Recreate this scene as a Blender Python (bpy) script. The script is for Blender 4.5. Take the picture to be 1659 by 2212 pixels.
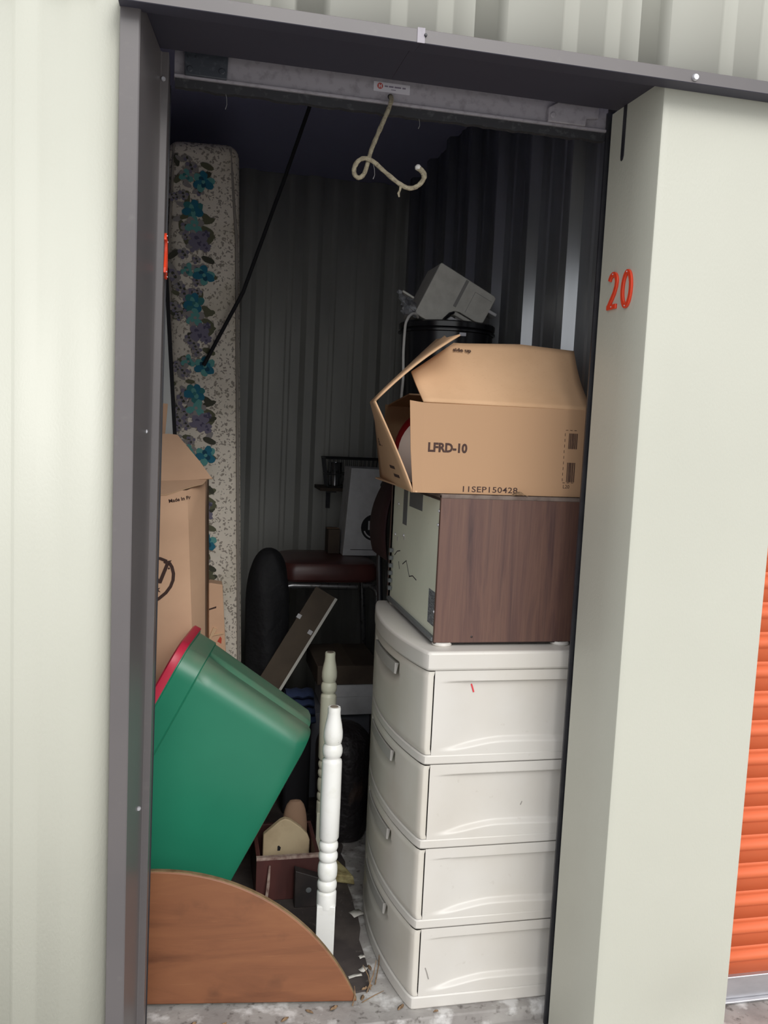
import bpy, bmesh, math, random
from mathutils import Vector, Matrix, Euler
from math import sin, cos, pi, radians, sqrt, atan2

# ------------------------------------------------------------------ camera
SC = bpy.context.scene
COL = SC.collection
for o in list(bpy.data.objects):
    bpy.data.objects.remove(o)

def make_camera():
    yaw, pitch, roll = radians(12.6), radians(5.8), radians(2.68)
    f = Vector((sin(yaw) * cos(pitch), cos(yaw) * cos(pitch), -sin(pitch)))
    r0 = Vector((cos(yaw), -sin(yaw), 0))
    u0 = r0.cross(f)
    r = cos(roll) * r0 + sin(roll) * u0
    u = -sin(roll) * r0 + cos(roll) * u0
    m = Matrix((r, u, -f)).transposed().to_4x4()
    m.translation = Vector((0.102, -1.575, 1.40))
    cd = bpy.data.cameras.new('camera')
    cd.sensor_fit = 'HORIZONTAL'
    cd.sensor_width = 36.0
    cd.lens = 1853.0 / 1659.0 * 36.0
    cd.clip_start = 0.02
    co = bpy.data.objects.new('camera', cd)
    co.matrix_world = m
    COL.objects.link(co)
    SC.camera = co
make_camera()

# ------------------------------------------------------------------ overcast sky
def make_world():
    w = bpy.data.worlds.new('overcast_sky')
    SC.world = w
    w.use_nodes = True
    nt = w.node_tree
    nt.nodes.clear()
    out = nt.nodes.new('ShaderNodeOutputWorld')
    bg = nt.nodes.new('ShaderNodeBackground')
    tc = nt.nodes.new('ShaderNodeTexCoord')
    sep = nt.nodes.new('ShaderNodeSeparateXYZ')
    mr = nt.nodes.new('ShaderNodeMapRange')
    mix = nt.nodes.new('ShaderNodeMix')
    mix.data_type = 'RGBA'
    nt.links.new(tc.outputs['Generated'], sep.inputs[0])
    nt.links.new(sep.outputs['Z'], mr.inputs['Value'])
    nt.links.new(mr.outputs['Result'], mix.inputs['Factor'])
    # overcast: the zenith is about twice as bright as the horizon
    mix.inputs[6].default_value = (0.86, 0.87, 0.88, 1)
    mix.inputs[7].default_value = (1.16, 1.18, 1.22, 1)
    nt.links.new(mix.outputs[2], bg.inputs['Color'])
    bg.inputs['Strength'].default_value = 0.66
    nt.links.new(bg.outputs[0], out.inputs['Surface'])
make_world()
def make_sun():
    # veiled sun behind thin cloud: high in front of the wall and a little to the right
    ld = bpy.data.lights.new('veiled_sun', 'SUN')
    ld.energy = 0.84
    ld.angle = radians(34)
    ld.color = (1.0, 0.98, 0.94)
    lo = bpy.data.objects.new('veiled_sun', ld)
    d = Vector((-0.15, 0.82, -0.58))
    lo.rotation_euler = d.to_track_quat('-Z', 'Y').to_euler()
    lo.location = (2, -5, 5)
    COL.objects.link(lo)
make_sun()
vs = SC.view_settings
SC.display_settings.display_device = 'sRGB'
vs.view_transform = 'Standard'
vs.look = 'None'
vs.exposure = 1.0
vs.gamma = 1.0
vs.use_curve_mapping = False

# ------------------------------------------------------------------ materials
def lin(c):
    c = c / 255.0
    return c / 12.92 if c <= 0.04045 else ((c + 0.055) / 1.055) ** 2.4
def S(r, g, b):
    return (lin(r), lin(g), lin(b), 1.0)

class Mat:
    """small wrapper for a procedural Principled material"""
    def __init__(self, name, col, rough=0.6, metal=0.0, spec=0.5):
        self.m = bpy.data.materials.new(name)
        self.m.use_nodes = True
        self.nt = self.m.node_tree
        self.b = self.nt.nodes['Principled BSDF']
        self.b.inputs['Base Color'].default_value = col
        self.b.inputs['Roughness'].default_value = rough
        self.b.inputs['Metallic'].default_value = metal
        self.b.inputs['Specular IOR Level'].default_value = spec
        self.cur = None
        self.col = col
        self.coord = None
    def n(self, t, **kw):
        nd = self.nt.nodes.new(t)
        for k, v in kw.items():
            setattr(nd, k, v)
        return nd
    def l(self, a, b):
        self.nt.links.new(a, b)
    def obj(self, scale=(1, 1, 1)):
        tc = self.n('ShaderNodeTexCoord')
        mp = self.n('ShaderNodeMapping')
        mp.inputs['Scale'].default_value = scale
        self.l(tc.outputs['Object'], mp.inputs['Vector'])
        return mp.outputs['Vector']
    def noise(self, scale, detail=4, rough=0.55, stretch=(1, 1, 1), dist=0.0):
        nz = self.n('ShaderNodeTexNoise')
        nz.inputs['Scale'].default_value = scale
        nz.inputs['Detail'].default_value = detail
        nz.inputs['Roughness'].default_value = rough
        nz.inputs['Distortion'].default_value = dist
        self.l(self.obj(stretch), nz.inputs['Vector'])
        return nz.outputs['Fac']
    def ramp(self, fac, stops):
        r = self.n('ShaderNodeValToRGB')
        e = r.color_ramp.elements
        while len(e) < len(stops):
            e.new(0.5)
        for i, (p, c) in enumerate(stops):
            e[i].position = p
            e[i].color = c if len(c) == 4 else (*c, 1)
        self.l(fac, r.inputs['Fac'])
        return r.outputs['Color']
    def base(self, sock):
        self.l(sock, self.b.inputs['Base Color'])
        self.cur = sock
        return self
    def over(self, fac, col):
        """mix a colour over the present base colour with a mask"""
        mx = self.n('ShaderNodeMix', data_type='RGBA')
        self.l(fac, mx.inputs['Factor'])
        if self.cur is None:
            mx.inputs[6].default_value = self.col
        else:
            self.l(self.cur, mx.inputs[6])
        mx.inputs[7].default_value = col
        return self.base(mx.outputs[2])
    def mottle(self, scale, c2, lo=0.4, hi=0.7, amt=1.0, **kw):
        f = self.noise(scale, **kw)
        g = self.ramp(f, [(lo, (0, 0, 0)), (hi, (amt, amt, amt))])
        return self.over(g, c2)
    def bump(self, scale, strength=0.2, dist=0.002, detail=3, stretch=(1, 1, 1), kind='noise'):
        if kind == 'noise':
            h = self.noise(scale, detail=detail, stretch=stretch)
        else:
            v = self.n('ShaderNodeTexVoronoi')
            v.inputs['Scale'].default_value = scale
            self.l(self.obj(stretch), v.inputs['Vector'])
            h = v.outputs['Distance']
        bp = self.n('ShaderNodeBump')
        bp.inputs['Strength'].default_value = strength
        bp.inputs['Distance'].default_value = dist
        self.l(h, bp.inputs['Height'])
        self.l(bp.outputs['Normal'], self.b.inputs['Normal'])
        return self

def mk():
    M = {}
    M['cream'] = Mat('cream_embossed_steel', S(190, 190, 178), 0.42).mottle(2.0, S(184, 184, 172), amt=0.6).bump(260, 0.22, 0.0016, 2, (1, 1, .55)).m
    M['cream_plain'] = Mat('cream_painted_steel', S(206, 206, 196), 0.38).mottle(1.5, S(200, 200, 190), amt=0.6).m
    M['bronze'] = Mat('dark_bronze_paint', S(94, 90, 91), 0.36).mottle(3, S(101, 96, 96)).mottle(45, S(112, 108, 106), 0.62, 0.8, 0.4).m
    M['soffit'] = Mat('shade_tinted_soffit_bronze', S(58, 57, 70), 0.6).m  # same metal as the bronze trim, with bluish shade put into its colour
    M['track'] = Mat('dark_track_steel', S(38, 38, 44), 0.4).mottle(20, S(50, 50, 55)).m
    M['galv'] = Mat('galvanised_sheet', S(178, 180, 184), 0.34, 0.7).mottle(9, S(158, 161, 164), stretch=(1, 1, .15)).m
    M['panel_in'] = Mat('interior_liner_panel', S(186, 186, 180), 0.5, 0.1).mottle(6, S(170, 170, 165), stretch=(1, 1, .2)).m
    M['ceil'] = Mat('haze_tinted_roof_underside', S(150, 150, 184), 0.8).m  # bluish tint puts the hazy lift of deep shade into the colour
    M['bar'] = Mat('dusty_door_bar', S(158, 153, 160), 0.55).mottle(60, S(118, 114, 118), 0.5, 0.75, 0.7).m
    M['rubber'] = Mat('dusty_black_rubber', S(46, 46, 50), 0.85).mottle(90, S(78, 78, 80), 0.55, 0.75, 0.7).m
    M['stop'] = Mat('worn_black_bracket', S(58, 62, 70), 0.5).mottle(70, S(96, 98, 104), 0.55, 0.75, 0.6).m
    M['orange'] = Mat('orange_door_paint', S(240, 124, 80), 0.42).mottle(4, S(234, 116, 74), amt=.6).m
    M['alu'] = Mat('bare_aluminium', S(200, 200, 204), 0.38, 0.7).mottle(30, S(178, 178, 182), stretch=(.2, 1, 1)).m
    M['screw'] = Mat('zinc_screw', S(206, 206, 212), 0.35, 0.6).m
    M['red_num'] = Mat('orange_red_plastic', S(226, 70, 40), 0.3).m
    M['concrete'] = Mat('pale_concrete', S(168, 164, 160), 0.9).mottle(7, S(138, 133, 130), 0.4, 0.65).mottle(45, S(96, 90, 86), 0.56, 0.70, 0.9).mottle(16, S(210, 208, 206), 0.55, 0.66, 0.9).bump(60, 0.35, 0.004, 5).m
    M['drive'] = Mat('driveway_concrete', S(172, 170, 165), 0.95).mottle(1.2, S(156, 154, 150)).mottle(60, S(112, 108, 104), 0.55, 0.7, 0.7).bump(70, 0.4, 0.004).m
    M['vinyl'] = Mat('dirty_dark_flooring', S(62, 55, 54), 0.75).mottle(9, S(84, 76, 72), 0.42, 0.68).mottle(70, S(120, 112, 104), 0.62, 0.75, 0.6).bump(80, 0.25, 0.002).m
    M['white_pl'] = Mat('off_white_plastic', S(212, 208, 202), 0.38).mottle(4, S(204, 198, 189), 0.4, 0.7, 0.8).mottle(55, S(186, 178, 168), 0.66, 0.8, 0.5).m
    M['white_pl_d'] = Mat('ivory_drawer_plastic', S(212, 207, 198), 0.36).mottle(4, S(200, 193, 180), 0.42, 0.7, 0.8).m
    M['grip'] = Mat('grey_grip_plastic', S(168, 165, 160), 0.45).m
    M['red_mark'] = Mat('red_crayon', S(214, 60, 70), 0.7).m
    M['scuff'] = Mat('grey_scuff', S(150, 145, 140), 0.7).m
    w = Mat('walnut_vinyl', S(88, 62, 58), 0.48)
    f1 = w.noise(9, 6, 0.65, (2.2, 2.2, 0.16), 0.5)
    w.base(w.ramp(f1, [(0.30, S(64, 46, 46)), (0.45, S(90, 64, 58)), (0.55, S(102, 74, 64)), (0.70, S(78, 56, 54))]))
    f2 = w.noise(70, 3, 0.6, (3, 3, 0.05))
    w.over(w.ramp(f2, [(0.5, (0, 0, 0)), (0.75, (.45, .45, .45))]), S(116, 88, 74))
    M['walnut'] = w.m
    M['walnut_top'] = Mat('dusty_walnut_top', S(120, 106, 98), 0.8).mottle(30, S(92, 76, 70)).m
    M['darkwood'] = Mat('dark_wood_edge', S(50, 36, 34), 0.5).m
    M['pale_green'] = Mat('pale_green_metal', S(240, 244, 224), 0.42).mottle(5, S(232, 236, 216)).mottle(120, S(160, 164, 150), 0.66, 0.8, 0.5).m
    M['label_grey'] = Mat('dark_grey_sticker', S(104, 108, 110), 0.5).m
    t = Mat('printed_rating_sticker', S(112, 118, 124), 0.5)
    ft = t.noise(160, 2, 0.5, (.6, .6, 3.0))
    t.base(t.ramp(ft, [(0.45, S(84, 90, 98)), (0.6, S(140, 146, 150))]))
    M['label_text'] = t.m
    M['black'] = Mat('black_plastic', S(24, 24, 28), 0.22).m
    M['blackmat'] = Mat('black_matte', S(26, 25, 30), 0.8).m
    M['ink'] = Mat('dark_brown_ink', S(66, 44, 38), 0.8).m
    M['card'] = Mat('corrugated_cardboard', S(204, 166, 130), 0.85).mottle(5, S(192, 154, 118), 0.4, 0.7).mottle(140, S(180, 142, 108), 0.6, 0.8, 0.5, stretch=(1, 1, 3)).bump(9, 0.25, 0.012, 2).m
    M['card2'] = Mat('plain_brown_cardboard', S(222, 182, 150), 0.85).mottle(4, S(208, 168, 138), 0.4, 0.7).m
    M['card_edge'] = Mat('raw_cardboard_edge', S(216, 182, 146), 0.9).bump(300, 0.4, 0.001).m
    M['card_in'] = Mat('cardboard_inside', S(176, 140, 108), 0.9).m
    M['white_cer'] = Mat('white_glazed_china', S(226, 222, 220), 0.2).m
    M['red_cer'] = Mat('deep_red_lid', S(150, 32, 44), 0.3).m
    M['appl'] = Mat('ivory_appliance_plastic', S(196, 194, 186), 0.45).mottle(30, S(180, 178, 170)).m
    M['appl_d'] = Mat('grey_appliance_seam', S(132, 130, 128), 0.5).m
    M['cord'] = Mat('white_cord', S(196, 194, 190), 0.5).m
    p = Mat('crumpled_clear_film', S(150, 152, 158), 0.25)
    p.b.inputs['Alpha'].default_value = 0.55
    M['film'] = p.m
    # mattress ticking with little sprigs
    k = Mat('floral_ticking', S(232, 222, 208), 0.85)
    v = k.n('ShaderNodeTexVoronoi'); v.inputs['Scale'].default_value = 75
    nz = k.n('ShaderNodeTexNoise'); nz.inputs['Scale'].default_value = 60; nz.inputs['Detail'].default_value = 2
    cc = k.obj()
    k.l(cc, nz.inputs['Vector'])
    mxv = k.n('ShaderNodeMix', data_type='RGBA'); mxv.inputs['Factor'].default_value = 0.035
    k.l(cc, mxv.inputs[6]); k.l(nz.outputs['Color'], mxv.inputs[7])
    k.l(mxv.outputs[2], v.inputs['Vector'])
    k.over(k.ramp(v.outputs['Distance'], [(0.30, (.75, .75, .75)), (0.42, (0, 0, 0))]), S(120, 108, 98))
    g2 = k.noise(7, 3)
    k.over(k.ramp(g2, [(0.5, (0, 0, 0)), (0.7, (.35, .35, .35))]), S(176, 166, 138))
    M['tick'] = k.bump(120, 0.2, 0.001).m
    for nm, c in (('blue', (38, 112, 138)), ('blue_d', (24, 76, 100)), ('teal', (98, 160, 156)), ('teal_d', (58, 122, 124)),
                  ('lilac', (122, 116, 136)), ('lilac_d', (84, 80, 104)), ('leaf', (98, 98, 76)), ('leaf_d', (70, 70, 58)), ('grey', (150, 144, 142))):
        M['f_' + nm] = Mat('print_' + nm, S(*c), 0.85).m
    M['piping'] = Mat('grey_piping', S(150, 142, 134), 0.8).bump(400, 0.5, 0.001).m
    M['whiteboard'] = Mat('glossy_white_board', S(216, 218, 216), 0.3).mottle(3, S(200, 203, 203)).m
    gb = Mat('green_tote_plastic', S(38, 128, 98), 0.36).mottle(3, S(34, 120, 92))
    dust = gb.noise(5, 6, 0.7)
    geo = gb.n('ShaderNodeNewGeometry'); sp = gb.n('ShaderNodeSeparateXYZ'); gb.l(geo.outputs['Normal'], sp.inputs[0])
    upm = gb.n('ShaderNodeMapRange'); upm.inputs['From Min'].default_value = 0.25; upm.inputs['From Max'].default_value = 0.8
    gb.l(sp.outputs['Z'], upm.inputs['Value'])
    mm = gb.n('ShaderNodeMath', operation='MULTIPLY'); gb.l(dust, mm.inputs[0]); gb.l(upm.outputs['Result'], mm.inputs[1])
    gb.over(mm.outputs[0], S(128, 134, 116))
    M['green'] = gb.bump(500, 0.06, 0.0005).m
    M['red_lid'] = Mat('crimson_lid_plastic', S(196, 46, 72), 0.4).m
    o = Mat('oak_veneer', S(150, 96, 62), 0.5)
    fo = o.noise(6, 6, 0.6, (0.35, 1, 2.2), 0.6)
    o.base(o.ramp(fo, [(0.3, S(102, 62, 40)), (0.5, S(130, 82, 54)), (0.7, S(142, 93, 61))]))
    o.mottle(11, S(88, 56, 38), 0.6, 0.8, 0.6)
    o.mottle(60, S(152, 104, 70), 0.62, 0.8, 0.5, stretch=(.2, 1, 2))
    M['oak'] = o.m
    M['oak_edge'] = Mat('worn_oak_edge', S(140, 116, 84), 0.7).mottle(40, S(112, 86, 58)).m
    M['paint'] = Mat('white_gloss_paint', S(240, 240, 236), 0.3).mottle(26, S(226, 226, 216), 0.5, 0.7, .6).mottle(42, S(110, 106, 96), 0.735, 0.75, 0.9).bump(40, 0.1, 0.001).m
    M['ivory_paint'] = Mat('ivory_gloss_paint', S(222, 222, 200), 0.35).mottle(42, S(130, 124, 108), 0.72, 0.76, 0.9).m
    M['bare'] = Mat('bare_end_grain', S(130, 120, 106), 0.8).m
    M['plank'] = Mat('brown_hardboard', S(84, 72, 58), 0.7).mottle(8, S(72, 60, 48)).m
    M['plank_edge'] = Mat('white_plank_edge', S(208, 206, 196), 0.5).m
    M['seat'] = Mat('maroon_vinyl', S(92, 52, 48), 0.35).mottle(12, S(74, 42, 40)).m
    M['chrome'] = Mat('dull_chrome_tube', S(150, 150, 152), 0.3, 0.8).mottle(80, S(96, 92, 90), 0.55, 0.7).m
    M['bag'] = Mat('black_bin_liner', S(18, 18, 22), 0.75).bump(18, 0.5, 0.02).m
    M['bundle'] = Mat('bundle_painted_glints', S(36, 32, 34), 0.55).mottle(9, S(104, 82, 68), 0.58, 0.75, 0.8, stretch=(1, 1, .35)).bump(14, 0.8, 0.03).m  # brown mottle paints the blotchy sheen and glints into the colour
    M['white_card'] = Mat('white_cardboard', S(204, 204, 206), 0.8).mottle(20, S(190, 190, 192)).m
    M['brown_box'] = Mat('dark_brown_carton', S(82, 70, 58), 0.8).mottle(6, S(64, 52, 44)).m
    M['grey_box'] = Mat('slate_grey_carton', S(112, 114, 122), 0.8).m
    M['denim'] = Mat('navy_denim', S(44, 58, 92), 0.9).mottle(20, S(34, 46, 76)).m
    M['wire'] = Mat('dark_wire', S(70, 70, 74), 0.4, 0.5).m
    M['steel_cup'] = Mat('brushed_steel_cup', S(150, 150, 156), 0.25, 0.9).m
    M['maroon'] = Mat('dark_maroon_pad', S(50, 24, 28), 0.6).m
    M['cream_wood'] = Mat('cream_painted_wood', S(206, 186, 152), 0.7).mottle(12, S(184, 162, 130), 0.45, 0.7).mottle(60, S(120, 92, 70), 0.68, 0.78, .8).m
    M['tan'] = Mat('stained_tan_cloth', S(150, 120, 98), 0.85).mottle(9, S(96, 40, 38), 0.6, 0.7, .8).m
    M['redwood'] = Mat('dark_red_crate_wood', S(88, 48, 44), 0.6).mottle(10, S(66, 36, 34), stretch=(1, 1, .3)).m
    M['pale_strip'] = Mat('pale_worn_wood', S(176, 156, 144), 0.8).mottle(50, S(120, 90, 84)).m
    M['blackblock'] = Mat('black_binder', S(40, 36, 36), 0.6).mottle(20, S(56, 48, 46)).m
    M['foam'] = Mat('yellowed_foam', S(196, 184, 132), 0.95).mottle(40, S(140, 122, 80)).bump(60, .6, .006).m
    M['leaf'] = Mat('dry_leaf', S(140, 114, 86), 0.85).mottle(90, S(98, 76, 56)).m
    M['paper'] = Mat('paper_scrap', S(208, 204, 196), 0.8).m
    M['rope'] = Mat('frayed_cotton_rope', S(158, 149, 127), 0.9).mottle(110, S(118, 108, 90)).bump(260, .8, .003, 2, (1, 1, 2)).m
    M['web'] = Mat('dusty_cobweb', S(120, 118, 118), 0.9).m
    M['sticker'] = Mat('white_sticker', S(196, 192, 200), 0.6).m
    M['sticker_red'] = Mat('red_sticker_ink', S(176, 74, 66), 0.7).m
    M['sticker_ink'] = Mat('grey_sticker_ink', S(120, 112, 128), 0.7).m
    M['red_print'] = Mat('red_carton_print', S(196, 74, 54), 0.8).m
    return M
M = mk()

# ------------------------------------------------------------------ mesh helpers
class MB:
    def __init__(s):
        s.v = []; s.f = []; s.mi = []
    def add(s, vs, fs, m=0):
        k = len(s.v)
        s.v += [tuple(p) for p in vs]
        for f in fs:
            s.f.append(tuple(i + k for i in f)); s.mi.append(m)
        return s
    def box(s, x0, y0, z0, x1, y1, z1, m=0):
        vs = [(x0, y0, z0), (x1, y0, z0), (x1, y1, z0), (x0, y1, z0), (x0, y0, z1), (x1, y0, z1), (x1, y1, z1), (x0, y1, z1)]
        return s.add(vs, [(0, 3, 2, 1), (4, 5, 6, 7), (0, 1, 5, 4), (1, 2, 6, 5), (2, 3, 7, 6), (3, 0, 4, 7)], m)
    def prism(s, poly, axis, a, b, m=0, side_m=None):
        """polygon in the two other axes, extruded along axis from a to b"""
        n = len(poly)
        def P(p, t):
            return {'X': (t, p[0], p[1]), 'Y': (p[0], t, p[1]), 'Z': (p[0], p[1], t)}[axis]
        vs = [P(p, a) for p in poly] + [P(p, b) for p in poly]
        s.add(vs, [tuple(range(n)), tuple(range(2 * n - 1, n - 1, -1))], m)
        k = len(s.v) - 2 * n
        for i in range(n):
            j = (i + 1) % n
            s.f.append((k + i, k + i + n, k + j + n, k + j)); s.mi.append(m if side_m is None else side_m)
        return s
    def panel(s, poly, t, m=0, edge_m=None, inner_m=None):
        """3D polygon given thickness t along its normal"""
        ps = [Vector(p) for p in poly]
        nrm = Vector((0, 0, 0))
        for i in range(len(ps)):
            nrm += ps[i].cross(ps[(i + 1) % len(ps)])
        nrm.normalize()
        n = len(ps)
        vs = ps + [p + nrm * t for p in ps]
        k = len(s.v)
        s.add(vs, [tuple(range(n - 1, -1, -1))], m if inner_m is None else inner_m)
        s.f.append(tuple(k + n + i for i in range(n))); s.mi.append(m)
        for i in range(n):
            j = (i + 1) % n
            s.f.append((k + i, k + j, k + j + n, k + i + n)); s.mi.append(m if edge_m is None else edge_m)
        return s
    def grid(s, pts, m=0, closed_u=False):
        """pts[i][j] rows of points"""
        k = len(s.v); r = len(pts); c = len(pts[0])
        for row in pts:
            s.v += [tuple(p) for p in row]
        for i in range(r - 1):
            for j in range(c if closed_u else c - 1):
                j2 = (j + 1) % c
                s.f.append((k + i * c + j, k + i * c + j2, k + (i + 1) * c + j2, k + (i + 1) * c + j)); s.mi.append(m)
        return s
    def tube(s, path, r, n=10, m=0, closed=False):
        P = [Vector(p) for p in path]
        N = len(P)
        rs = r if isinstance(r, (list, tuple)) else [r] * N
        T = []
        for i in range(N):
            if closed:
                t = P[(i + 1) % N] - P[i - 1]
            else:
                t = P[min(i + 1, N - 1)] - P[max(i - 1, 0)]
            T.append(t.normalized())
        ref = Vector((0, 0, 1)) if abs(T[0].z) < 0.9 else Vector((1, 0, 0))
        a = T[0].cross(ref).normalized()
        rows = []
        for i in range(N):
            a = (a - T[i] * a.dot(T[i])).normalized()
            b = T[i].cross(a)
            rows.append([P[i] + (a * cos(2 * pi * q / n) + b * sin(2 * pi * q / n)) * rs[i] for q in range(n)])
        if closed:
            rows.append(rows[0])
        k = len(s.v)
        s.grid(rows, m, True)
        if not closed:
            s.f.append(tuple(k + q for q in range(n - 1, -1, -1))); s.mi.append(m)
            e = k + (N - 1) * n
            s.f.append(tuple(e + q for q in range(n))); s.mi.append(m)
        return s
    def lathe(s, prof, n=28, c=(0, 0, 0), m=0, cap=True):
        k = len(s.v)
        rows = [[(c[0] + r * cos(2 * pi * q / n), c[1] + r * sin(2 * pi * q / n), c[2] + z) for q in range(n)] for r, z in prof]
        s.grid(rows, m, True)
        if cap:
            s.f.append(tuple(k + q for q in range(n - 1, -1, -1))); s.mi.append(m)
            e = k + (len(prof) - 1) * n
            s.f.append(tuple(e + q for q in range(n))); s.mi.append(m)
        return s
    def disc(s, c, r, n=14, m=0, normal='Y', h=0.001):
        """flat round head, normal along -Y / -X / Z"""
        k = len(s.v)
        def P(a, rr, t):
            if normal == 'Y': return (c[0] + rr * cos(a), c[1] - t, c[2] + rr * sin(a))
            if normal == 'X': return (c[0] - t, c[1] - rr * cos(a), c[2] + rr * sin(a))
            return (c[0] + rr * cos(a), c[1] + rr * sin(a), c[2] + t)
        rows = [[P(2 * pi * q / n, rr, t) for q in range(n)] for rr, t in ((r, 0), (r, h * .5), (r * .75, h))]
        s.grid(rows, m, True)
        s.f.append(tuple(k + 2 * n + q for q in range(n))); s.mi.append(m)
        s.f.append(tuple(k + q for q in range(n - 1, -1, -1))); s.mi.append(m)
        return s
    def move(s, d):
        s.v = [(x + d[0], y + d[1], z + d[2]) for x, y, z in s.v]
        return s
    def xf(s, mat):
        s.v = [tuple(mat @ Vector(p)) for p in s.v]
        return s
    def build(s, name, mats, parent=None, bevel=0.0, seg=2, solid=0.0, sub=0, angle=35, fix=True):
        me = bpy.data.meshes.new(name)
        me.from_pydata(s.v, [], s.f)
        if not isinstance(mats, (list, tuple)):
            mats = [mats]
        for m in mats:
            me.materials.append(m)
        me.polygons.foreach_set('material_index', [min(i, len(mats) - 1) for i in s.mi])
        if fix:
            bm = bmesh.new(); bm.from_mesh(me)
            bmesh.ops.recalc_face_normals(bm, faces=bm.faces)
            bm.to_mesh(me); bm.free()
        me.polygons.foreach_set('use_smooth', [True] * len(me.polygons))
        me.set_sharp_from_angle(angle=radians(angle))
        me.update()
        o = bpy.data.objects.new(name, me)
        COL.objects.link(o)
        if parent is not None:
            o.parent = parent
        if solid:
            md = o.modifiers.new('thickness', 'SOLIDIFY'); md.thickness = solid; md.offset = 0
        if bevel:
            md = o.modifiers.new('edge', 'BEVEL'); md.width = bevel; md.segments = seg
            md.limit_method = 'ANGLE'; md.angle_limit = radians(40)
        if sub:
            md = o.modifiers.new('smooth', 'SUBSURF'); md.levels = sub; md.render_levels = sub
        return o

def tag(o, label, cat, group=None):
    o['label'] = label; o['category'] = cat
    if group: o['group'] = group
    return o
def struct(o, label=None, cat=None):
    o['kind'] = 'structure'
    if label: o['label'] = label
    if cat: o['category'] = cat
    return o
def thing(name, label, cat, loc=(0, 0, 0), rot=(0, 0, 0), group=None):
    e = bpy.data.objects.new(name, None)
    e.empty_display_size = 0.05
    e.location = loc; e.rotation_euler = rot
    COL.objects.link(e)
    return tag(e, label, cat, group)
class Thing:
    """parts are given in world coordinates and stored relative to the root"""
    def __init__(s, name, label, cat, loc, group=None):
        s.root = thing(name, label, cat, loc, (0, 0, 0), group)
        s.loc = Vector(loc)
    def part(s, name, mb, mats, parent=None, **kw):
        mb.move(-s.loc)
        return mb.build(name, mats, parent or s.root, **kw)

def text_mb(body, size, ext=0.0002, offset=0.0, sx=1.0, space=1.0):
    cu = bpy.data.curves.new('t', 'FONT')
    cu.body = body; cu.size = size; cu.extrude = ext; cu.offset = offset
    cu.space_character = space
    cu.resolution_u = 3
    ob = bpy.data.objects.new('t', cu)
    me = ob.to_mesh()
    mb = MB()
    mb.v = [(v.co.x * sx, v.co.y, v.co.z) for v in me.vertices]
    mb.f = [tuple(p.vertices) for p in me.polygons]
    mb.mi = [0] * len(mb.f)
    ob.to_mesh_clear()
    bpy.data.objects.remove(ob); bpy.data.curves.remove(cu)
    return mb
def frame_mat(o, xdir, ydir):
    x = Vector(xdir).normalized()
    y = Vector(ydir); y = (y - x * y.dot(x)).normalized()
    z = x.cross(y)
    m = Matrix((x, y, z)).transposed().to_4x4()
    m.translation = Vector(o)
    return m
FRONT = ((1, 0, 0), (0, 0, 1))     # writing that faces the doorway

def stroke(pts, w, t, closed=False):
    """a 2D stroke of width w as a solid strip of thickness t in the local xy plane"""
    P = [Vector(p) for p in pts]
    N = len(P)
    L = []; R = []
    for i in range(N):
        a = P[i - 1] if (i > 0 or closed) else None
        b = P[(i + 1) % N] if (i < N - 1 or closed) else None
        d1 = (P[i] - a).normalized() if a is not None else None
        d2 = (b - P[i]).normalized() if b is not None else None
        if d1 is None: d1 = d2
        if d2 is None: d2 = d1
        n1 = Vector((-d1.y, d1.x)); n2 = Vector((-d2.y, d2.x))
        n = (n1 + n2)
        n = n.normalized() if n.length > 1e-6 else n1
        k = min(1.0 / max(n.dot(n1), 0.35), 2.0)
        L.append(P[i] + n * w / 2 * k); R.append(P[i] - n * w / 2 * k)
    mb = MB()
    rows = []
    for i in range(N):
        rows.append([(L[i].x, L[i].y, 0), (R[i].x, R[i].y, 0), (R[i].x, R[i].y, t), (L[i].x, L[i].y, t)])
    if closed:
        rows.append(rows[0])
    mb.grid(rows, 0, True)
    if not closed:
        mb.f += [(0, 1, 2, 3), tuple(4 * (N - 1) + q for q in (3, 2, 1, 0))]; mb.mi += [0, 0]
    return mb
def arc(cx, cy, rx, ry, a0, a1, n):
    return [(cx + rx * cos(radians(a0 + (a1 - a0) * i / n)), cy + ry * sin(radians(a0 + (a1 - a0) * i / n))) for i in range(n + 1)]

# ================================================================== THE SETTING
def corrugated(u0, u1, pitch, start, h, top, base, minors=True, flank=None):
    """profile of a ribbed wall panel: list of (u, depth)"""
    pr = []
    flank = (base - top) / 2 if flank is None else flank
    u = start
    while u - pitch > u0 - pitch: u -= pitch
    pts = [(u0, 0)]
    while u < u1 + pitch:
        c = u
        for du, d in ((-top / 2 - flank, 0), (-top / 2, h), (top / 2, h), (top / 2 + flank, 0)):
            pts.append((c + du, d))
        if minors:
            for q in (0.34, 0.66):
                m = c + pitch * q
                for du, d in ((-.016, 0), (-.008, .004), (.008, .004), (.016, 0)):
                    pts.append((m + du, d))
        u += pitch
    pts.append((u1, 0))
    return [p for p in pts if u0 <= p[0] <= u1]

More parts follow.
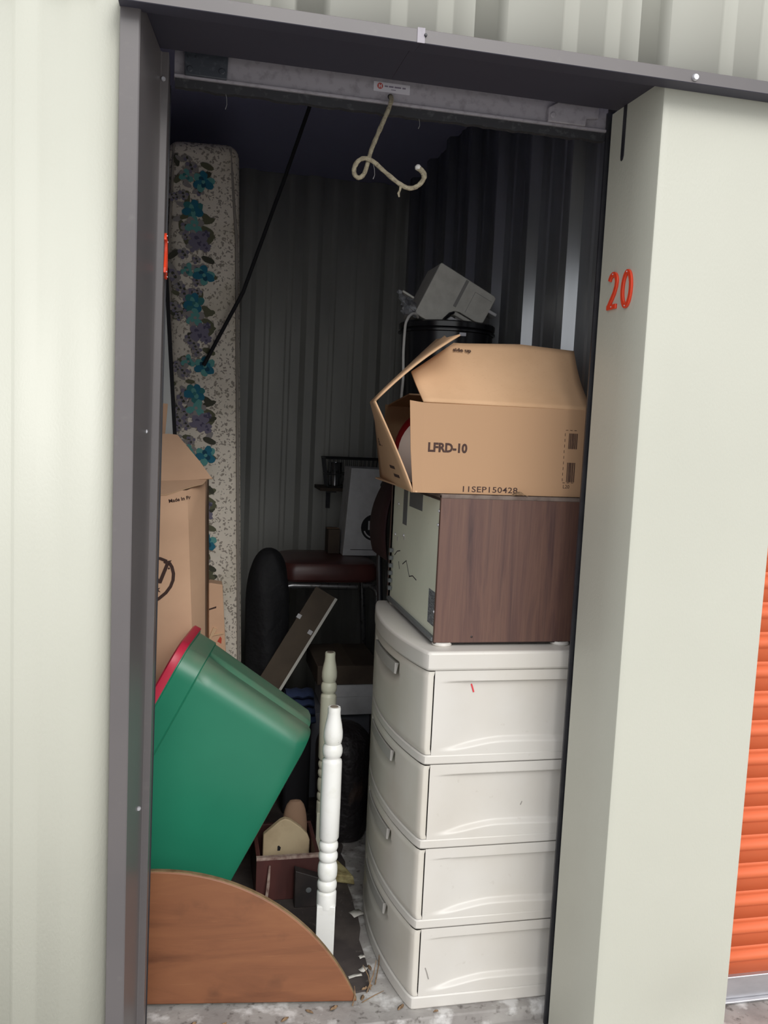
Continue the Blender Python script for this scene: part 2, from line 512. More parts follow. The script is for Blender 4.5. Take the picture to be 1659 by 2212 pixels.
def setting():
    # ground and slab
    mb = MB(); mb.box(-6, -9, -0.16, 7, 0.0, -0.045)
    struct(mb.build('floor_driveway', M['drive']))
    mb = MB(); mb.box(-0.5, 0.258, -0.3, 1.12, 2.62, 0.0)
    struct(mb.build('floor', M['concrete'], bevel=.004))
    mb = MB(); mb.box(-0.5, 0.0, -0.3, 1.26, 0.258, -0.034)
    struct(mb.build('floor_step', M['concrete']))
    mb = MB(); mb.box(1.26, 0.0, -0.3, 3.0, 0.6, -0.004)
    struct(mb.build('floor_sill', M['concrete']))
    # interior walls
    def wall(name, prof, f, z0, z1, mat):
        mb = MB()
        nz = 3
        mb.grid([[f(u, d) + (z0 + (z1 - z0) * i / nz,) for u, d in prof] for i in range(nz + 1)])
        return struct(mb.build(name, mat, solid=0.0015, angle=20))
    pr = corrugated(0.22, 2.60, 0.300, 0.630, 0.030, 0.042, 0.078, True, 0.017)
    wall('wall_right', pr, lambda u, d: (1.085 - d, u), 0, 2.60, M['galv'])
    wall('wall_left', pr, lambda u, d: (-0.47 + d, u), 0, 2.60, M['galv'])
    pr = corrugated(-0.48, 1.10, 0.305, 0.625, 0.022, 0.04, 0.09)
    wall('wall_back', pr, lambda u, d: (u, 2.57 - d), 0, 2.60, M['panel_in'])
    mb = MB(); mb.box(-0.5, 0.0, 2.54, 1.12, 2.62, 2.57)
    struct(mb.build('ceiling', M['ceil']))
    # front wall, upper ribbed cladding
    pr = []
    c = 0.612 - 0.3265 * 6
    while c < 2.9:
        pr += [(c - .034, 0), (c - .025, .028), (c + .020, .028), (c + .030, 0), (c + .135, 0), (c + .139, -.0025), (c + .165, -.0025), (c + .169, 0), (c + .22, 0), (c + .224, -.0025), (c + .25, -.0025), (c + .254, 0)]
        c += .3265
    mb = MB()
    mb.grid([[(u, d - .004, z) for u, d in pr] for z in (2.0865, 2.6, 3.3)])
    struct(mb.build('wall_front_upper', M['cream_plain'], solid=0.0015, angle=20))
    # front wall, panel beside the door: shallow minor ribs
    pr = [(-1.6, 0), (-.55, 0), (-.52, -.03), (-.45, -.03), (-.42, 0), (-.205, 0), (-.199, -.003), (-.166, -.003), (-.157, 0), (-.122, 0), (-.116, -.0008), (-.086, -.0008), (-.080, 0), (-.030, 0)]
    mb = MB()
    mb.grid([[(u, d, z) for u, d in pr] for z in (-0.045, 1.0, 2.0885)])
    struct(mb.build('wall_front_left', M['cream'], solid=0.002, angle=20))
    mb = MB(); mb.box(-1.6, 0.010, -0.02, -0.005, 0.22, 2.085)
    struct(mb.build('wall_front_left_core', M['ceil']))
    # pier on the right: wraps round the corner into the door reveal
    mb = MB()
    x0, x1 = 0.967, 1.288
    nz, nx = 40, 24
    def dent(x, z):
        a = ((x - 1.17) / 0.11) ** 2 + ((z - 0.10 - 0.25 * (x - 1.17)) / 0.11) ** 2
        return 0.016 * math.exp(-a * 1.2)
    rows = []
    for i in range(nz + 1):
        z = -0.036 + 2.126 * i / nz
        row = [(x0 + 0.008, 0.232, z), (x0 + 0.008, 0.218, z), (x0, 0.215, z), (x0, 0.11, z), (x0, 0.004, z), (x0 + .0012, .0012, z), (x0 + .004, 0, z)]
        for j in range(1, nx):
            x = x0 + .004 + (x1 - x0 - .008) * j / nx
            row.append((x, dent(x, z), z))
        row += [(x1 - .004, 0, z), (x1 - .0012, .0012, z), (x1, .004, z), (x1, .11, z), (x1, .24, z)]
        rows.append(row)
    mb.grid(rows)
    mb.add([(x0 + .008, .232, -.036), (x1, .24, -.036), (x1, .24, 2.09), (x0 + .008, .232, 2.09)], [(0, 1, 2, 3)])
    p = struct(mb.build('wall_front_right', M['cream'], angle=30))
    # slot cut near the top of the reveal, for the door stop
    mb = MB(); mb.prism([(0.148, 2.09), (0.148, 1.985), (0.151, 1.978), (0.156, 1.976), (0.160, 1.979), (0.161, 1.985), (0.161, 2.09)], 'X', 0.9655, 0.972)
    mb.build('slot', M['track'], p)
    # wall above the header, inside
    mb = MB(); mb.box(-1.6, 0.05, 2.122, 1.30, 0.09, 2.60)
    struct(mb.build('wall_front_inner', M['ceil']))

    # ---- trim: left jamb
    pr = [(-.036, .004), (-.036, -.014), (-.035, -.018), (-.005, -.018), (-.0028, -.0165), (.0165, .190), (.0185, .192), (.0300, .192), (.0310, .193), (.0310, .290), (-.036, .290)]
    mb = MB(); mb.prism(pr, 'Z', -0.036, 2.085)
    mb.v = [(x + (.006 * (z - 1.2) if y > .1 and x > 0 else 0), y, z) for x, y, z in mb.v]
    t = struct(mb.build('trim_1', M['bronze'], angle=25))
    for z in (1.3665, 0.6235, 2.055):
        s = MB(); s.disc((0.0105, 0.112, z) if z < 2 else (.027, .191, 2.035), 0.0045, 12, 0, 'Y', 0.004)
        s.build('screw', M['screw'], t)
    # ---- trim: header flashing with soffit
    mb = MB()
    pr = [(-0.052, 2.0635), (-0.051, 2.0625), (-0.003, 2.068), (0.0, 2.0845), (0.190, 2.090), (0.190, 2.120), (0.060, 2.120), (0.045, 2.0865), (-0.050, 2.0865), (-0.052, 2.085)]
    mb.prism(pr, 'X', -0.036, 0.4695)
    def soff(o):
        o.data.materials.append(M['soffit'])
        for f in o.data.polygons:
            if f.normal.z < -.5: f.material_index = 1  # undersides take the trim metal's copy with painted shade
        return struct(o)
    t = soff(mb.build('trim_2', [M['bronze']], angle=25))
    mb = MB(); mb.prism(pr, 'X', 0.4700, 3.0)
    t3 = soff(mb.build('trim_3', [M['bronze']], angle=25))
    s = MB(); s.box(0.462, -0.0535, 2.0625, 0.4755, -0.052, 2.0875); s.build('joint_clip', M['bar'], t)
    s = MB(); s.disc((0.4765, -0.0535, 2.076), 0.0028, 10, 0, 'Y', .003); s.build('screw', M['track'], t)
    s = MB(); s.disc((0.999, -0.052, 2.0725), 0.0065, 12, 0, 'Y', .006); s.build('screw', M['screw'], t3)
    # door guides
    mb = MB(); mb.prism([(.018, .2905), (.033, .2905), (.033, .296), (.024, .296), (.024, .306), (.033, .306), (.033, .311), (.018, .311)], 'Z', 0, 2.06)
    mb.v = [(x + .006 * (z - 1.2), y, z) for x, y, z in mb.v]
    struct(mb.build('trim_4', M['track']))
    mb = MB(); mb.prism([(.966, .236), (1.02, .236), (1.02, .257), (.985, .257), (.985, .254), (1.014, .254), (1.014, .242), (.966, .242)], 'Z', -.034, 2.10)
    struct(mb.build('trim_5', M['track']))

    # ---- door_1: this unit's own door, rolled up
    root = bpy.data.objects.new('door_1', None); COL.objects.link(root); root.location = (0.5, 0.25, 2.06)
    struct(root); L = Vector(root.location)
    def part(name, mb, m, par=root, **k):
        mb.move(-L); return mb.build(name, m, par, **k)
    mb = MB(); mb.box(.045, .246, 2.066, .972, .262, 2.120)
    mb.box(.045, .238, 2.060, .972, .262, 2.066)
    bar = part('bottom_bar', mb, M['bar'], bevel=.0012)
    rnd = random.Random(4)
    top = []; bot = []
    n = 70
    rows = []
    for i in range(n + 1):
        x = .047 + .92 * i / n
        z = 2.044 - rnd.random() * .004
        rows.append([(x, .244, 2.061), (x, .244, z), (x, .258, z), (x, .258, 2.061)])
    mb = MB(); mb.grid(rows, 0, True)
    part('bottom_seal', mb, M['rubber'])
    # curtain rising from the bar to the coil
    rows = []
    for i in range(40):
        z = 2.10 + .26 * i / 39
        y = .254 + .004 * sin(i * 1.3) + .06 * (i / 39) ** 2
        rows.append([(.05, y, z), (.97, y, z)])
    mb = MB(); mb.grid(rows); part('curtain', mb, M['panel_in'], solid=.002)
    mb = MB()
    pr = [(cos(2 * pi * q / 40) * (.12 + .004 * cos(q * 9)), sin(2 * pi * q / 40) * (.12 + .004 * cos(q * 9))) for q in range(40)]
    mb.prism([(.44 + a, 2.385 + b) for a, b in pr], 'X', .04, .98); part('coil', mb, M['panel_in'])
    # stops: a black bracket on the left, a paler worn one on the right
    mb = MB(); mb.prism([(.065, 2.064), (.147, 2.064), (.149, 2.115), (.064, 2.115)], 'Y', .232, .247)
    st = part('stop_bracket', mb, M['stop'], bevel=.002)
    for x, z in ((.075, 2.075), (.137, 2.078), (.073, 2.098), (.088, 2.098)):
        s = MB(); s.disc((x, .232, z), .006 if z < 2.08 else .0025, 10, 0, 'Y', .003); part('bolt', s, M['stop'], st)
    mb = MB(); mb.prism([(.828, 2.066), (.915, 2.066), (.917, 2.082), (.945, 2.085), (.945, 2.108), (.848, 2.108), (.828, 2.096)], 'Y', .234, .247)
    st = part('stop_bracket', mb, M['bar'], bevel=.002)
    st['label'] = 'pale worn stop bracket with clipped corner'
    s = MB(); s.disc((.838, .234, 2.080), .006, 10, 0, 'Y', .003); part('bolt', s, M['bar'], st)
    s = MB(); s.prism([(.845, 2.1085), (.945, 2.1085), (.945, 2.1115), (.85, 2.1115)], 'Y', .228, .247); part('bracket_lip', s, M['bar'], st)
    # maker's sticker
    s = MB(); s.box(.445, .2452, 2.0855, .522, .246, 2.1045)
    stk = part('sticker', s, M['sticker'])
    s = MB(); s.disc((.4585, .2452, 2.0965), .0062, 18, 0, 'Y', .0003); part('emblem', s, M['sticker_red'], stk)
    s = text_mb('H', .009, .0001, .0004); s.xf(frame_mat((.4555, .2447, 2.0932), *FRONT)); part('emblem_letter', s, M['sticker'], stk)
    for xa, xb, za, zb in ((.468, .475, 2.0955, 2.0985), (.477, .487, 2.0955, 2.0985), (.489, .503, 2.0955, 2.0985), (.506, .513, 2.0955, 2.0985), (.482, .492, 2.0905, 2.0918)):
        s = MB(); s.box(xa, .2449, za, xb, .2452, zb); part('worn_print', s, M['sticker_ink'], stk)
    s = MB(); s.disc((.4815, .246, 2.0775), .006, 14, 0, 'Y', .0006); part('rope_hole', s, M['track'])

    # ---- door_2: the neighbour's orange roller door
    root2 = bpy.data.objects.new('door_2', None); COL.objects.link(root2); root2.location = (2.0, 0.215, 0)
    struct(root2)
    pitch = .0735
    mb = MB()
    z0 = 0.0
    prof = [(0, 0), (0, .030), (-.002, .034), (-.0095, .040), (-.0105, .0455), (-.0095, .052), (-.001, .0585), (.001, .0605), (.001, .064), (0, .066), (0, pitch)]
    mb.grid([[(x, y, z) for y, z in prof] for x in (-.72, .9)])
    first = mb.build('slat', M['orange'], root2, solid=.001, angle=50)
    first.location = (0, 0, .062)
    for i in range(1, 29):
        c = first.copy(); COL.objects.link(c); c.parent = root2
        c.location = (0, 0, .062 + pitch * i)
    mb = MB(); mb.box(-.72, -.012, .004, .9, .014, .062); mb.box(-.72, -.024, -.002, .9, .014, .004)
    mb.build('bottom_bar', M['alu'], root2, bevel=.002)
setting()

# ================================================================== NUMBERS ON THE JAMBS
DIGITS = {
    '2': [arc(0, .056, .0165, .017, 165, -5, 14) + [(.0150, .046), (.008, .032), (-.004, .018), (-.0155, .0045)], [(-.0205, .0045), (.0205, .0045)]],
    '0': [arc(0, .0385, .0175, .0345, 0, 360, 30)[:-1]],
}
def numeral(ch, loc, facing, label):
    x = (0, -1, 0) if facing < 0 else (0, 1, 0)
    root = thing('house_numeral', label, 'number', loc)
    m = frame_mat((0, 0, 0), x, (0, 0, 1))
    mb = MB()
    for i, st in enumerate(DIGITS[ch]):
        b = stroke([Vector(p) for p in st], .0102, .005 - .0002 * i, closed=(ch == '0'))
        k = len(mb.v); mb.v += b.v; mb.f += [tuple(q + k for q in f) for f in b.f]; mb.mi += b.mi
    mb.xf(m)
    mb.build('digit', M['red_num'], root, bevel=.0008)
    for px, py in (((0, .073), (.002, .0045)) if ch == '2' else ((0, .073), (0, .004))):
        s = MB(); s.lathe([(.0016, 0), (.0016, .0008), (.001, .0014)], 10, (px, py, .005)); s.xf(m)
        s.build('pin', M['screw'], root)
numeral('2', (.967, .150, 1.668), -1, 'orange-red plastic numeral two, the inner digit on the cream door reveal')
numeral('0', (.967, .088, 1.664), -1, 'orange-red plastic numeral zero, the outer digit on the cream door reveal')
numeral('2', (.0338, .218, 1.677), 1, 'red plastic numeral on the dark jamb trim, nearer the street side')
numeral('0', (.0338, .264, 1.674), 1, 'red plastic numeral on the dark jamb trim, nearer the door guide')

# ================================================================== CONTENTS
def smooth(a, b, x):
    t = max(0.0, min(1.0, (x - a) / (b - a)))
    return t * t * (3 - 2 * t)

def drawer_cabinet():
    T = Thing('drawer_cabinet', 'off-white plastic four-drawer cabinet standing just inside the doorway', 'drawers', (0.82, 0.58, 0))
    YN, YF = 0.290, 0.862           # near and far side
    XB = 1.035                      # back of the drawers
    XC = 0.640                      # front corner
    def front(y, bulge=0.040):
        t = (y - YN) / (YF - YN) * 2 - 1
        return XC - bulge * (1 - t * t)
    def outline(out=0.0, r=0.018, n=22):
        """plan outline: curved front (towards -X), rounded near corners"""
        pts = []
        y0, y1 = YN - out, YF + out
        for i in range(n + 1):
            y = y1 - (y1 - y0) * i / n
            pts.append((front(min(max(y, YN), YF)) - out, y))
        # round the two front corners a little
        a = pts[-1]; pts[-1] = (a[0] + .001, a[1] + .006); pts += [(a[0] + .005, a[1] + .0015), (a[0] + .013, a[1])]
        pts += [(XB + out, y0), (XB + out, y1)]
        b = pts[0]; pts[0] = (b[0] + .001, b[1] - .006)
        pts = [(b[0] + .013, b[1]), (b[0] + .005, b[1] - .0015)] + pts
        return pts
    # top cap
    mb = MB(); mb.prism(outline(0.004), 'Z', .838, .884)
    T.part('top', mb, M['white_pl'], bevel=.007, seg=3)
    bands = [(.612, .636), (.405, .429), (.204, .229), (0.0, .045)]
    tops = [.838, .612, .405, .204]
    for i, (b0, b1) in enumerate(bands):
        # frame band under each drawer
        mb = MB(); mb.prism(outline(0.0005 if i < 3 else .002), 'Z', b0, b1 - .012 if i == 3 else b1)
        T.part('frame_band', mb, M['white_pl'], bevel=.004)
        # moulded side panel of this tier, facing the doorway
        z0, z1 = b1 - (.012 if i == 3 else .002), tops[i]
        nx, nz = 64, 90
        rows = []
        for a in range(nz + 1):
            z = z0 + (z1 - z0) * a / nz
            row = []
            for c in range(nx + 1):
                x = XC + .0185 + (XB - XC - .0185) * c / nx
                xs = smooth(.665, .76, x)
                # overhanging lip at the top, arched sill at the bottom
                lip = 1 - smooth(z1 - .030, z1 - .0255, z)
                zt = z0 + .008 + .020 * smooth(.68, .84, x) * (1 - .2 * smooth(.88, 1.03, x))
                sill = smooth(zt, zt + .011, z)
                row.append((x, YN + .0005 + .013 * xs * min(lip, sill), z))
            rows.append(row)
        mb = MB(); mb.grid(rows)
        rows = []
        for a in range(2):
            z = z0 if a == 0 else z1
            rows.append([(XB, YN + .0005, z), (XB, YF - .0005, z), (XC + .0185, YF - .0005, z)])
        mb.grid(rows)
        T.part('side_panel', mb, M['white_pl'], angle=60)
        # drawer with curved front and scooped handle
        d0, d1 = b1 + .0015 - (.012 if i == 3 else 0), tops[i] - .0015
        prm = []
        nn = 60
        prof = [(XC + .016, YN + .002)] + [(XC + .016 - .004 * q, YN + .0015 - .001 * min(q, 1)) for q in (1, 2, 3)]
        for q in range(nn + 1):
            y = YN + .003 + (YF - YN - .006) * q / nn
            prof.append((front(y) - .001 + (.003 if q == 0 else 0), y))
        prof += [(XC + .004, YF - .001), (XC + .016, YF - .002)]
        rows = []
        nv = 34
        yc, hw = .575, .135
        ht = d1 - .022
        for a in range(nv + 1):
            t = a / nv
            z = d0 + (d1 - d0) * t
            edge = .003 * (1 - min(1, min(a, nv - a) / 2.0))
            row = []
            for (x, y) in prof:
                u = (y - yc) / hw
                dx = edge
                if abs(u) < 1:
                    dep = sqrt(1 - u * u)
                    zb = ht - .030 - .045 * dep
                    if zb < z < ht:
                        dx += .030 * dep ** .5 * smooth(zb, ht - .012, z)
                row.append((x + dx, y, z))
            rows.append(row)
        mb = MB(); mb.grid(rows)
        dr = T.part('drawer', mb, M['white_pl_d'], angle=50)
        # lip that the fingers pull on
        rows = []
        for q in range(25):
            y = yc - hw * .86 + hw * 1.72 * q / 24
            x = front(y) - .004
            z = ht - .005
            rows.append([(x + .010, y, z), (x, y, z + .001), (x - .001, y, z - .026), (x + .004, y, z - .028), (x + .008, y, z - .008)])
        mb = MB(); mb.grid(rows, 0, True)
        k = 24 * 5
        mb.f += [(0, 1, 2, 3, 4), (k + 4, k + 3, k + 2, k + 1, k)]; mb.mi += [0, 0]
        T.part('handle', mb, M['grip'], dr, angle=40)
    # inner carcass so that the tiers are not hollow
    mb = MB(); mb.prism([(XC + .03, YN + .016), (XB - .004, YN + .016), (XB - .004, YF - .004), (XC + .03, YF - .004)], 'Z', .02, .85)
    T.part('carcass', mb, M['white_pl_d'])
    # marks on the side: a red crayon tick and grey scuffs
    s = stroke([Vector(p) for p in ((0, .020), (.003, .012), (.007, 0))], .0035, .0004); s.xf(frame_mat((.752, .3022, .782), *FRONT)); T.part('crayon_mark', s, M['red_mark'])
    for x, z, dx, dz in ((.673, .105, .010, -.030), (.895, .497, .004, .009)):
        s = stroke([Vector((0, 0)), Vector((dx * .5, dz * .45)), Vector((dx, dz))], .002, .0004)
        s.xf(frame_mat((x, .2900 if x < .7 else .3028, z), *FRONT)); T.part('scuff', s, M['scuff'])
drawer_cabinet()

def microwave():
    T = Thing('microwave_oven', 'old walnut-veneered microwave lying between the drawer cabinet and printed carton', 'microwave', (.84, .60, .884))
    x0, x1, y0, y1, z0, z1 = .664, 1.035, .335, .850, .893, 1.246
    mb = MB(); mb.box(x0, y0, z0, x1, y0 + .012, z1 - .002, 0); T.part('case_side', mb, M['walnut'], bevel=.0015)
    mb = MB(); mb.box(x0, y1 - .012, z0, x1, y1, z1 - .002, 0); T.part('case_side', mb, M['walnut'], bevel=.0015)
    mb = MB(); mb.box(x0, y0 - .001, z1 - .010, x1, y1 + .001, z1); T.part('case_top', mb, [M['walnut_top']], bevel=.002)
    mb = MB(); mb.box(x0 + .001, y0 + .003, z0 - .002, x1, y1 - .003, z0 + .008); mb.box(x1 - .012, y0 + .012, z0 + .008, x1, y1 - .012, z1 - .01)
    T.part('case_base', mb, M['darkwood'])
    mb = MB(); mb.box(x0 + .006, y0 + .012, z0 + .008, x0 + .012, y1 - .012, z1 - .010)
    bp = T.part('back_panel', mb, M['pale_green'])
    bp['label'] = 'pale green metal back plate'
    mb = MB(); mb.box(x0 + .0005, y0 + .0005, z0, x0 + .006, y0 + .012, z1 - .010); mb.box(x0 + .0005, y0 + .012, z1 - .016, x0 + .006, y1 - .012, z1 - .010); mb.box(x0 + .0005, y1 - .012, z0, x0 + .006, y1, z1 - .01)
    T.part('edge_strip', mb, M['darkwood'])
    mb = MB(); mb.box(x0 - .004, y0 + .012, z0, x0 + .010, y1 - .012, z0 + .010); T.part('lower_ledge', mb, M['label_grey'], bevel=.002)
    X = x0 + .006
    def plate(name, ya, yb, za, zb, m, t=.0006):
        mb = MB(); mb.box(X - t, ya, za, X, yb, zb); T.part(name, mb, m, bp)
    plate('rating_label', .352, .420, .925, 1.008, M['label_text'])
    plate('vent_label', .520, .655, 1.186, 1.228, M['label_grey'])
    plate('vent_slot', .676, .722, 1.130, 1.230, M['label_grey'])
    for y, z in ((.455, 1.231), (.352, 1.172), (.349, 1.205), (.349, .965), (.775, 1.18), (.800, 1.09), (.70, 1.10)):
        s = MB(); s.disc((X - .0045 if y < .36 else X, y, z), .004, 10, 0, 'X', .003); T.part('screw', s, M['screw'], bp)
    for y, z in ((.69, 1.088), (.765, 1.075)):
        plate('punched_hole', y, y + .012, z, z + .012, M['white_pl'])
    # bent scratches in the plate
    for pts in ([(.70, 1.02), (.66, 1.036), (.62, 1.000), (.585, 1.008), (.545, 1.004)], [(.80, 1.03), (.77, 1.045), (.735, 1.052)], [(.745, 1.02), (.735, 1.0)]):
        s = stroke([Vector((-p[0], p[1])) for p in pts], .0026, .0005)
        s.xf(frame_mat((X, 0, 0), (0, -1, 0), (0, 0, 1)))
        T.part('scratch', s, M['blackmat'], bp)
    s = MB(); s.disc((.757, y0, .907), .003, 10, 0, 'Y', .0008); T.part('screw', s, M['darkwood'])
    for x in (.70, .99):
        for y in (.372, .81):
            mb = MB(); mb.lathe([(.022, 0), (.024, .003), (.022, .009)], 18, (x - (.012 if x < .8 else 0), y - (.022 if y < .5 else 0), .884)); T.part('foot', mb, M['white_pl'])
    # grille teeth along the far edge of the back
    for i in range(6):
        mb = MB(); mb.box(x0 - .006, .812, .925 + .022 * i, x0 + .004, .826, .936 + .022 * i); T.part('grille_tooth', mb, M['label_grey'], bp)
microwave()

def printed_carton():
    T = Thing('cardboard_carton', 'open brown carton printed LFRD-10 on top of the walnut microwave', 'box', (.80, .58, 1.247))
    t = .004
    zb, zt = 1.2475, 1.457
    Y0, Y1 = .345, .800
    cm = [M['card'], M['card_edge'], M['card_in']]
    # front panel (towards the doorway), its left edge creased inwards
    mb = MB()
    mb.panel([(.618, Y0, zb), (1.030, Y0, zb), (1.030, Y0, zt), (.614, Y0, zt - .002)], -t, 0, 1, 2)
    T.part('front_panel', mb, cm)
    mb = MB()
    mb.panel([(.598, Y0 + .002, zb), (.618, Y0, zb), (.614, Y0, zt - .002), (.581, Y0 + .004, zt + .002), (.588, Y0 + .003, zb + .10)], -t, 0, 1, 2)
    T.part('corner_strip', mb, cm)
    mb = MB(); mb.box(.603, Y0 + .001, zb, 1.03, Y1, zb + .004); T.part('bottom_panel', mb, cm)
    mb = MB(); mb.box(.622, Y1 - t, zb, 1.03, Y1, zt); T.part('rear_panel', mb, cm)
    mb = MB(); mb.box(1.03 - t, Y0 + t, zb, 1.03, Y1 - t, zt); T.part('right_panel', mb, cm)
    # left panel torn from the corner and leaning out
    n = 10
    rows = []
    for i in range(n + 1):
        v = i / n
        z = zb + (zt - .004 - zb) * v
        near = Vector((.598 - .098 * v ** 1.1, Y0 + .004 + .004 * v, z))
        far = Vector((.618 - .030 * v, Y1 - .004, z + .004 * v))
        rows.append([near.lerp(far, j / 8) + Vector((-.010 * sin(pi * j / 8) * v, 0, 0)) for j in range(9)])
    mb = MB(); mb.grid(rows)
    lp = T.part('left_panel', mb, M['card'], solid=.004)
    top = rows[-1]
    # its flap, folded in over the opening
    rows = []
    for i in range(9):
        v = i / 8
        row = []
        for j in range(9):
            p = top[j]
            x = p.x + (.190 if j < 7 else .175) * v
            z = p.z + .190 * v - .030 * v * v * (1 if j < 4 else .6) * (1 - .1 * j)
            row.append((x - .004 * sin(v * pi), p.y + .010 * v - (.0 if j else .02 * v), z))
        rows.append(row)
    mb = MB(); mb.grid(rows)
    T.part('left_flap', mb, M['card'], solid=.004)
    # front flap, leaning back over the contents
    f0, f1 = Vector((0, Y0, zt)), Vector((0, .470, 1.606))
    def F(x, s):
        p = f0.lerp(f1, s); return (x, p.y + .012 * sin(pi * s), p.z - .004 * sin(pi * s))
    mb = MB()
    nx = 20
    def left(s): return .612 - .014 * min(1, s / .50) + (0 if s < .50 else (s - .50) / .5 * .115)
    def topcut(x):
        return 1.0 if x < .74 else 1.0 + .05 * (1 - abs(x - .885) / .15)
    rows = []
    for i in range(15):
        s = i / 14
        rows.append([F(left(s) + (1.03 - left(s)) * j / nx, s * (topcut(left(s) + (1.03 - left(s)) * j / nx) if s > .9 else 1)) for j in range(nx + 1)])
    mb.grid(rows)
    T.part('front_flap', mb, M['card'], solid=.004)
    # rear flap inside, dark
    mb = MB(); mb.panel([(.63, Y1 - .004, zt), (1.02, Y1 - .004, zt), (1.02, Y1 - .12, zt + .03), (.66, Y1 - .12, zt + .03)], .004, 0, 1, 2); T.part('rear_flap', mb, cm)
    # printing
    def wr(body, x, z, size, off=.0, sx=1, sp=1.0, par=None, rot=0):
        s = text_mb(body, size, .0001, off, sx, sp)
        s.xf(frame_mat((x, Y0 - .0002, z), (cos(rot), 0, sin(rot)), (-sin(rot), 0, cos(rot)))); T.part('print', s, M['ink'])
    wr('LFRD-10', .6275, 1.344, .0285, .0013, .92, 1.0)
    wr('11SEP150428', .713, 1.2525, .0190, .0002, 1.3, 1.05)
    fl = (f1 - f0).normalized()
    s = text_mb('side up', .016, .0001, .0004); s.xf(frame_mat((.708, .4505, 1.5855), (1, 0, 0), fl)); T.part('print', s, M['ink'])
    rnd = random.Random(3)
    for za, zz in ((1.283, 1.330), (1.363, 1.400)):
        x = .976
        while x < .998:
            w = rnd.choice((.0008, .0014, .0022)); mb = MB(); mb.box(x, Y0 - .0004, za, x + w, Y0, zz); T.part('barcode_bar', mb, M['ink']); x += w + rnd.choice((.0008, .0014))
    for i in range(9):
        mb = MB(); mb.box(.9655, Y0 - .0004, 1.285 + .0135 * i, .9667, Y0, 1.292 + .0135 * i); T.part('dash', mb, M['ink'])
    for i in range(3):
        mb = MB(); mb.box(.967 + .011 * i, Y0 - .0004, 1.2805, .973 + .011 * i, Y0, 1.2817); T.part('dash', mb, M['ink'])
        mb = MB(); mb.box(.967 + .011 * i, Y0 - .0004, 1.4065, .973 + .011 * i, Y0, 1.4077); T.part('dash', mb, M['ink'])
    s = text_mb('L20', .012, .0001); s.xf(frame_mat((.968, Y0 - .0002, 1.268), *FRONT)); T.part('print', s, M['ink'])
    for body, y, z, sz in (('LFRD-10', .70, 1.345, .028),):
        s = text_mb(body, sz, .0001, .0006)
        v = (z - zb) / (zt - zb)
        a = (Y0 - .0 + Y1) / 2
        def lx(yy, vv):
            q = (yy - Y0) / (Y1 - Y0); return (.598 - .098 * vv ** 1.1) * (1 - q) + (.618 - .03 * vv) * q - .010 * sin(pi * q) * vv - .0026
        p0 = Vector((lx(y, v), y, z)); p1 = Vector((lx(y - .12, v), y - .12, z)); p2 = Vector((lx(y, v + .1), y, z + .021))
        s.xf(frame_mat(p0, p1 - p0, p2 - p0)); T.part('print', s, M['ink'])
        for z, y in ((1.292, .56), (1.272, .53)):       # two lines of smudged print
            v = (z - zb) / (zt - zb)
            p0 = Vector((lx(y, v), y, z)); p1 = Vector((lx(y - .12, v), y - .12, z)); p2 = Vector((lx(y, v + .1), y, z + .021))
            s = MB(); s.box(0, 0, 0, .075, .008, .0003); s.xf(frame_mat(p0, p1 - p0, p2 - p0)); T.part('smudged_print', s, M['ink'])
printed_carton()

def dishes():
    # white oval platter standing on edge in the carton, a red lid behind it
    m = Matrix.Translation((.640, .475, 1.253)) @ Euler((radians(-78), 0, radians(-38))).to_matrix().to_4x4()
    mb = MB(); mb.lathe([(.001, .010), (.060, .010), (.085, .003), (.088, 0), (.090, .003), (.062, .015), (.001, .015)], 36, (0, 0, 0))
    mb.xf(Matrix.Translation((.668, .455, 1.3545)) @ Euler((radians(80), 0, radians(-40))).to_matrix().to_4x4())
    lo = min(p[2] for p in mb.v)
    mb.move((0, 0, 1.2520 - lo))
    T = thing('white_plate', 'white china plate standing on edge inside the torn carton', 'plate', (.668, .455, 1.252))
    mb.move((-.668, -.455, -1.252)); mb.build('plate_body', M['white_cer'], T)
    mb = MB(); mb.lathe([(.001, .018), (.080, .014), (.094, .008), (.100, 0), (.102, .004), (.096, .014), (.08, .022), (.001, .026)], 36)
    mb.xf(Matrix.Translation((.69, .53, 1.36)) @ Euler((radians(76), 0, radians(-36))).to_matrix().to_4x4())
    lo = min(p[2] for p in mb.v); mb.move((0, 0, 1.2520 - lo))
    T = thing('red_lid', 'deep red round lid behind the white plate in the carton', 'lid', (.69, .53, 1.252))
    mb.move((-.69, -.53, -1.252)); mb.build('lid_body', M['red_cer'], T)
    # dry scrap on the edge of the microwave
    mb = MB()
    rows = []
    for i in range(7):
        u = i / 6
        rows.append([(.836 + .036 * u + .002 * j, .3365 + .004 * sin(u * 9 + j), 1.2466 + .010 * sin(u * pi) * (1 - .3 * j) + .0005) for j in range(3)])
    mb.grid(rows)
    mb.v = [(x, y - .002 * (k % 3), z) for k, (x, y, z) in enumerate(mb.v)]
    tag(mb.build('dry_leaf', M['leaf'], solid=.001), 'curled dry leaf on the front edge of the microwave top', 'leaf')
dishes()

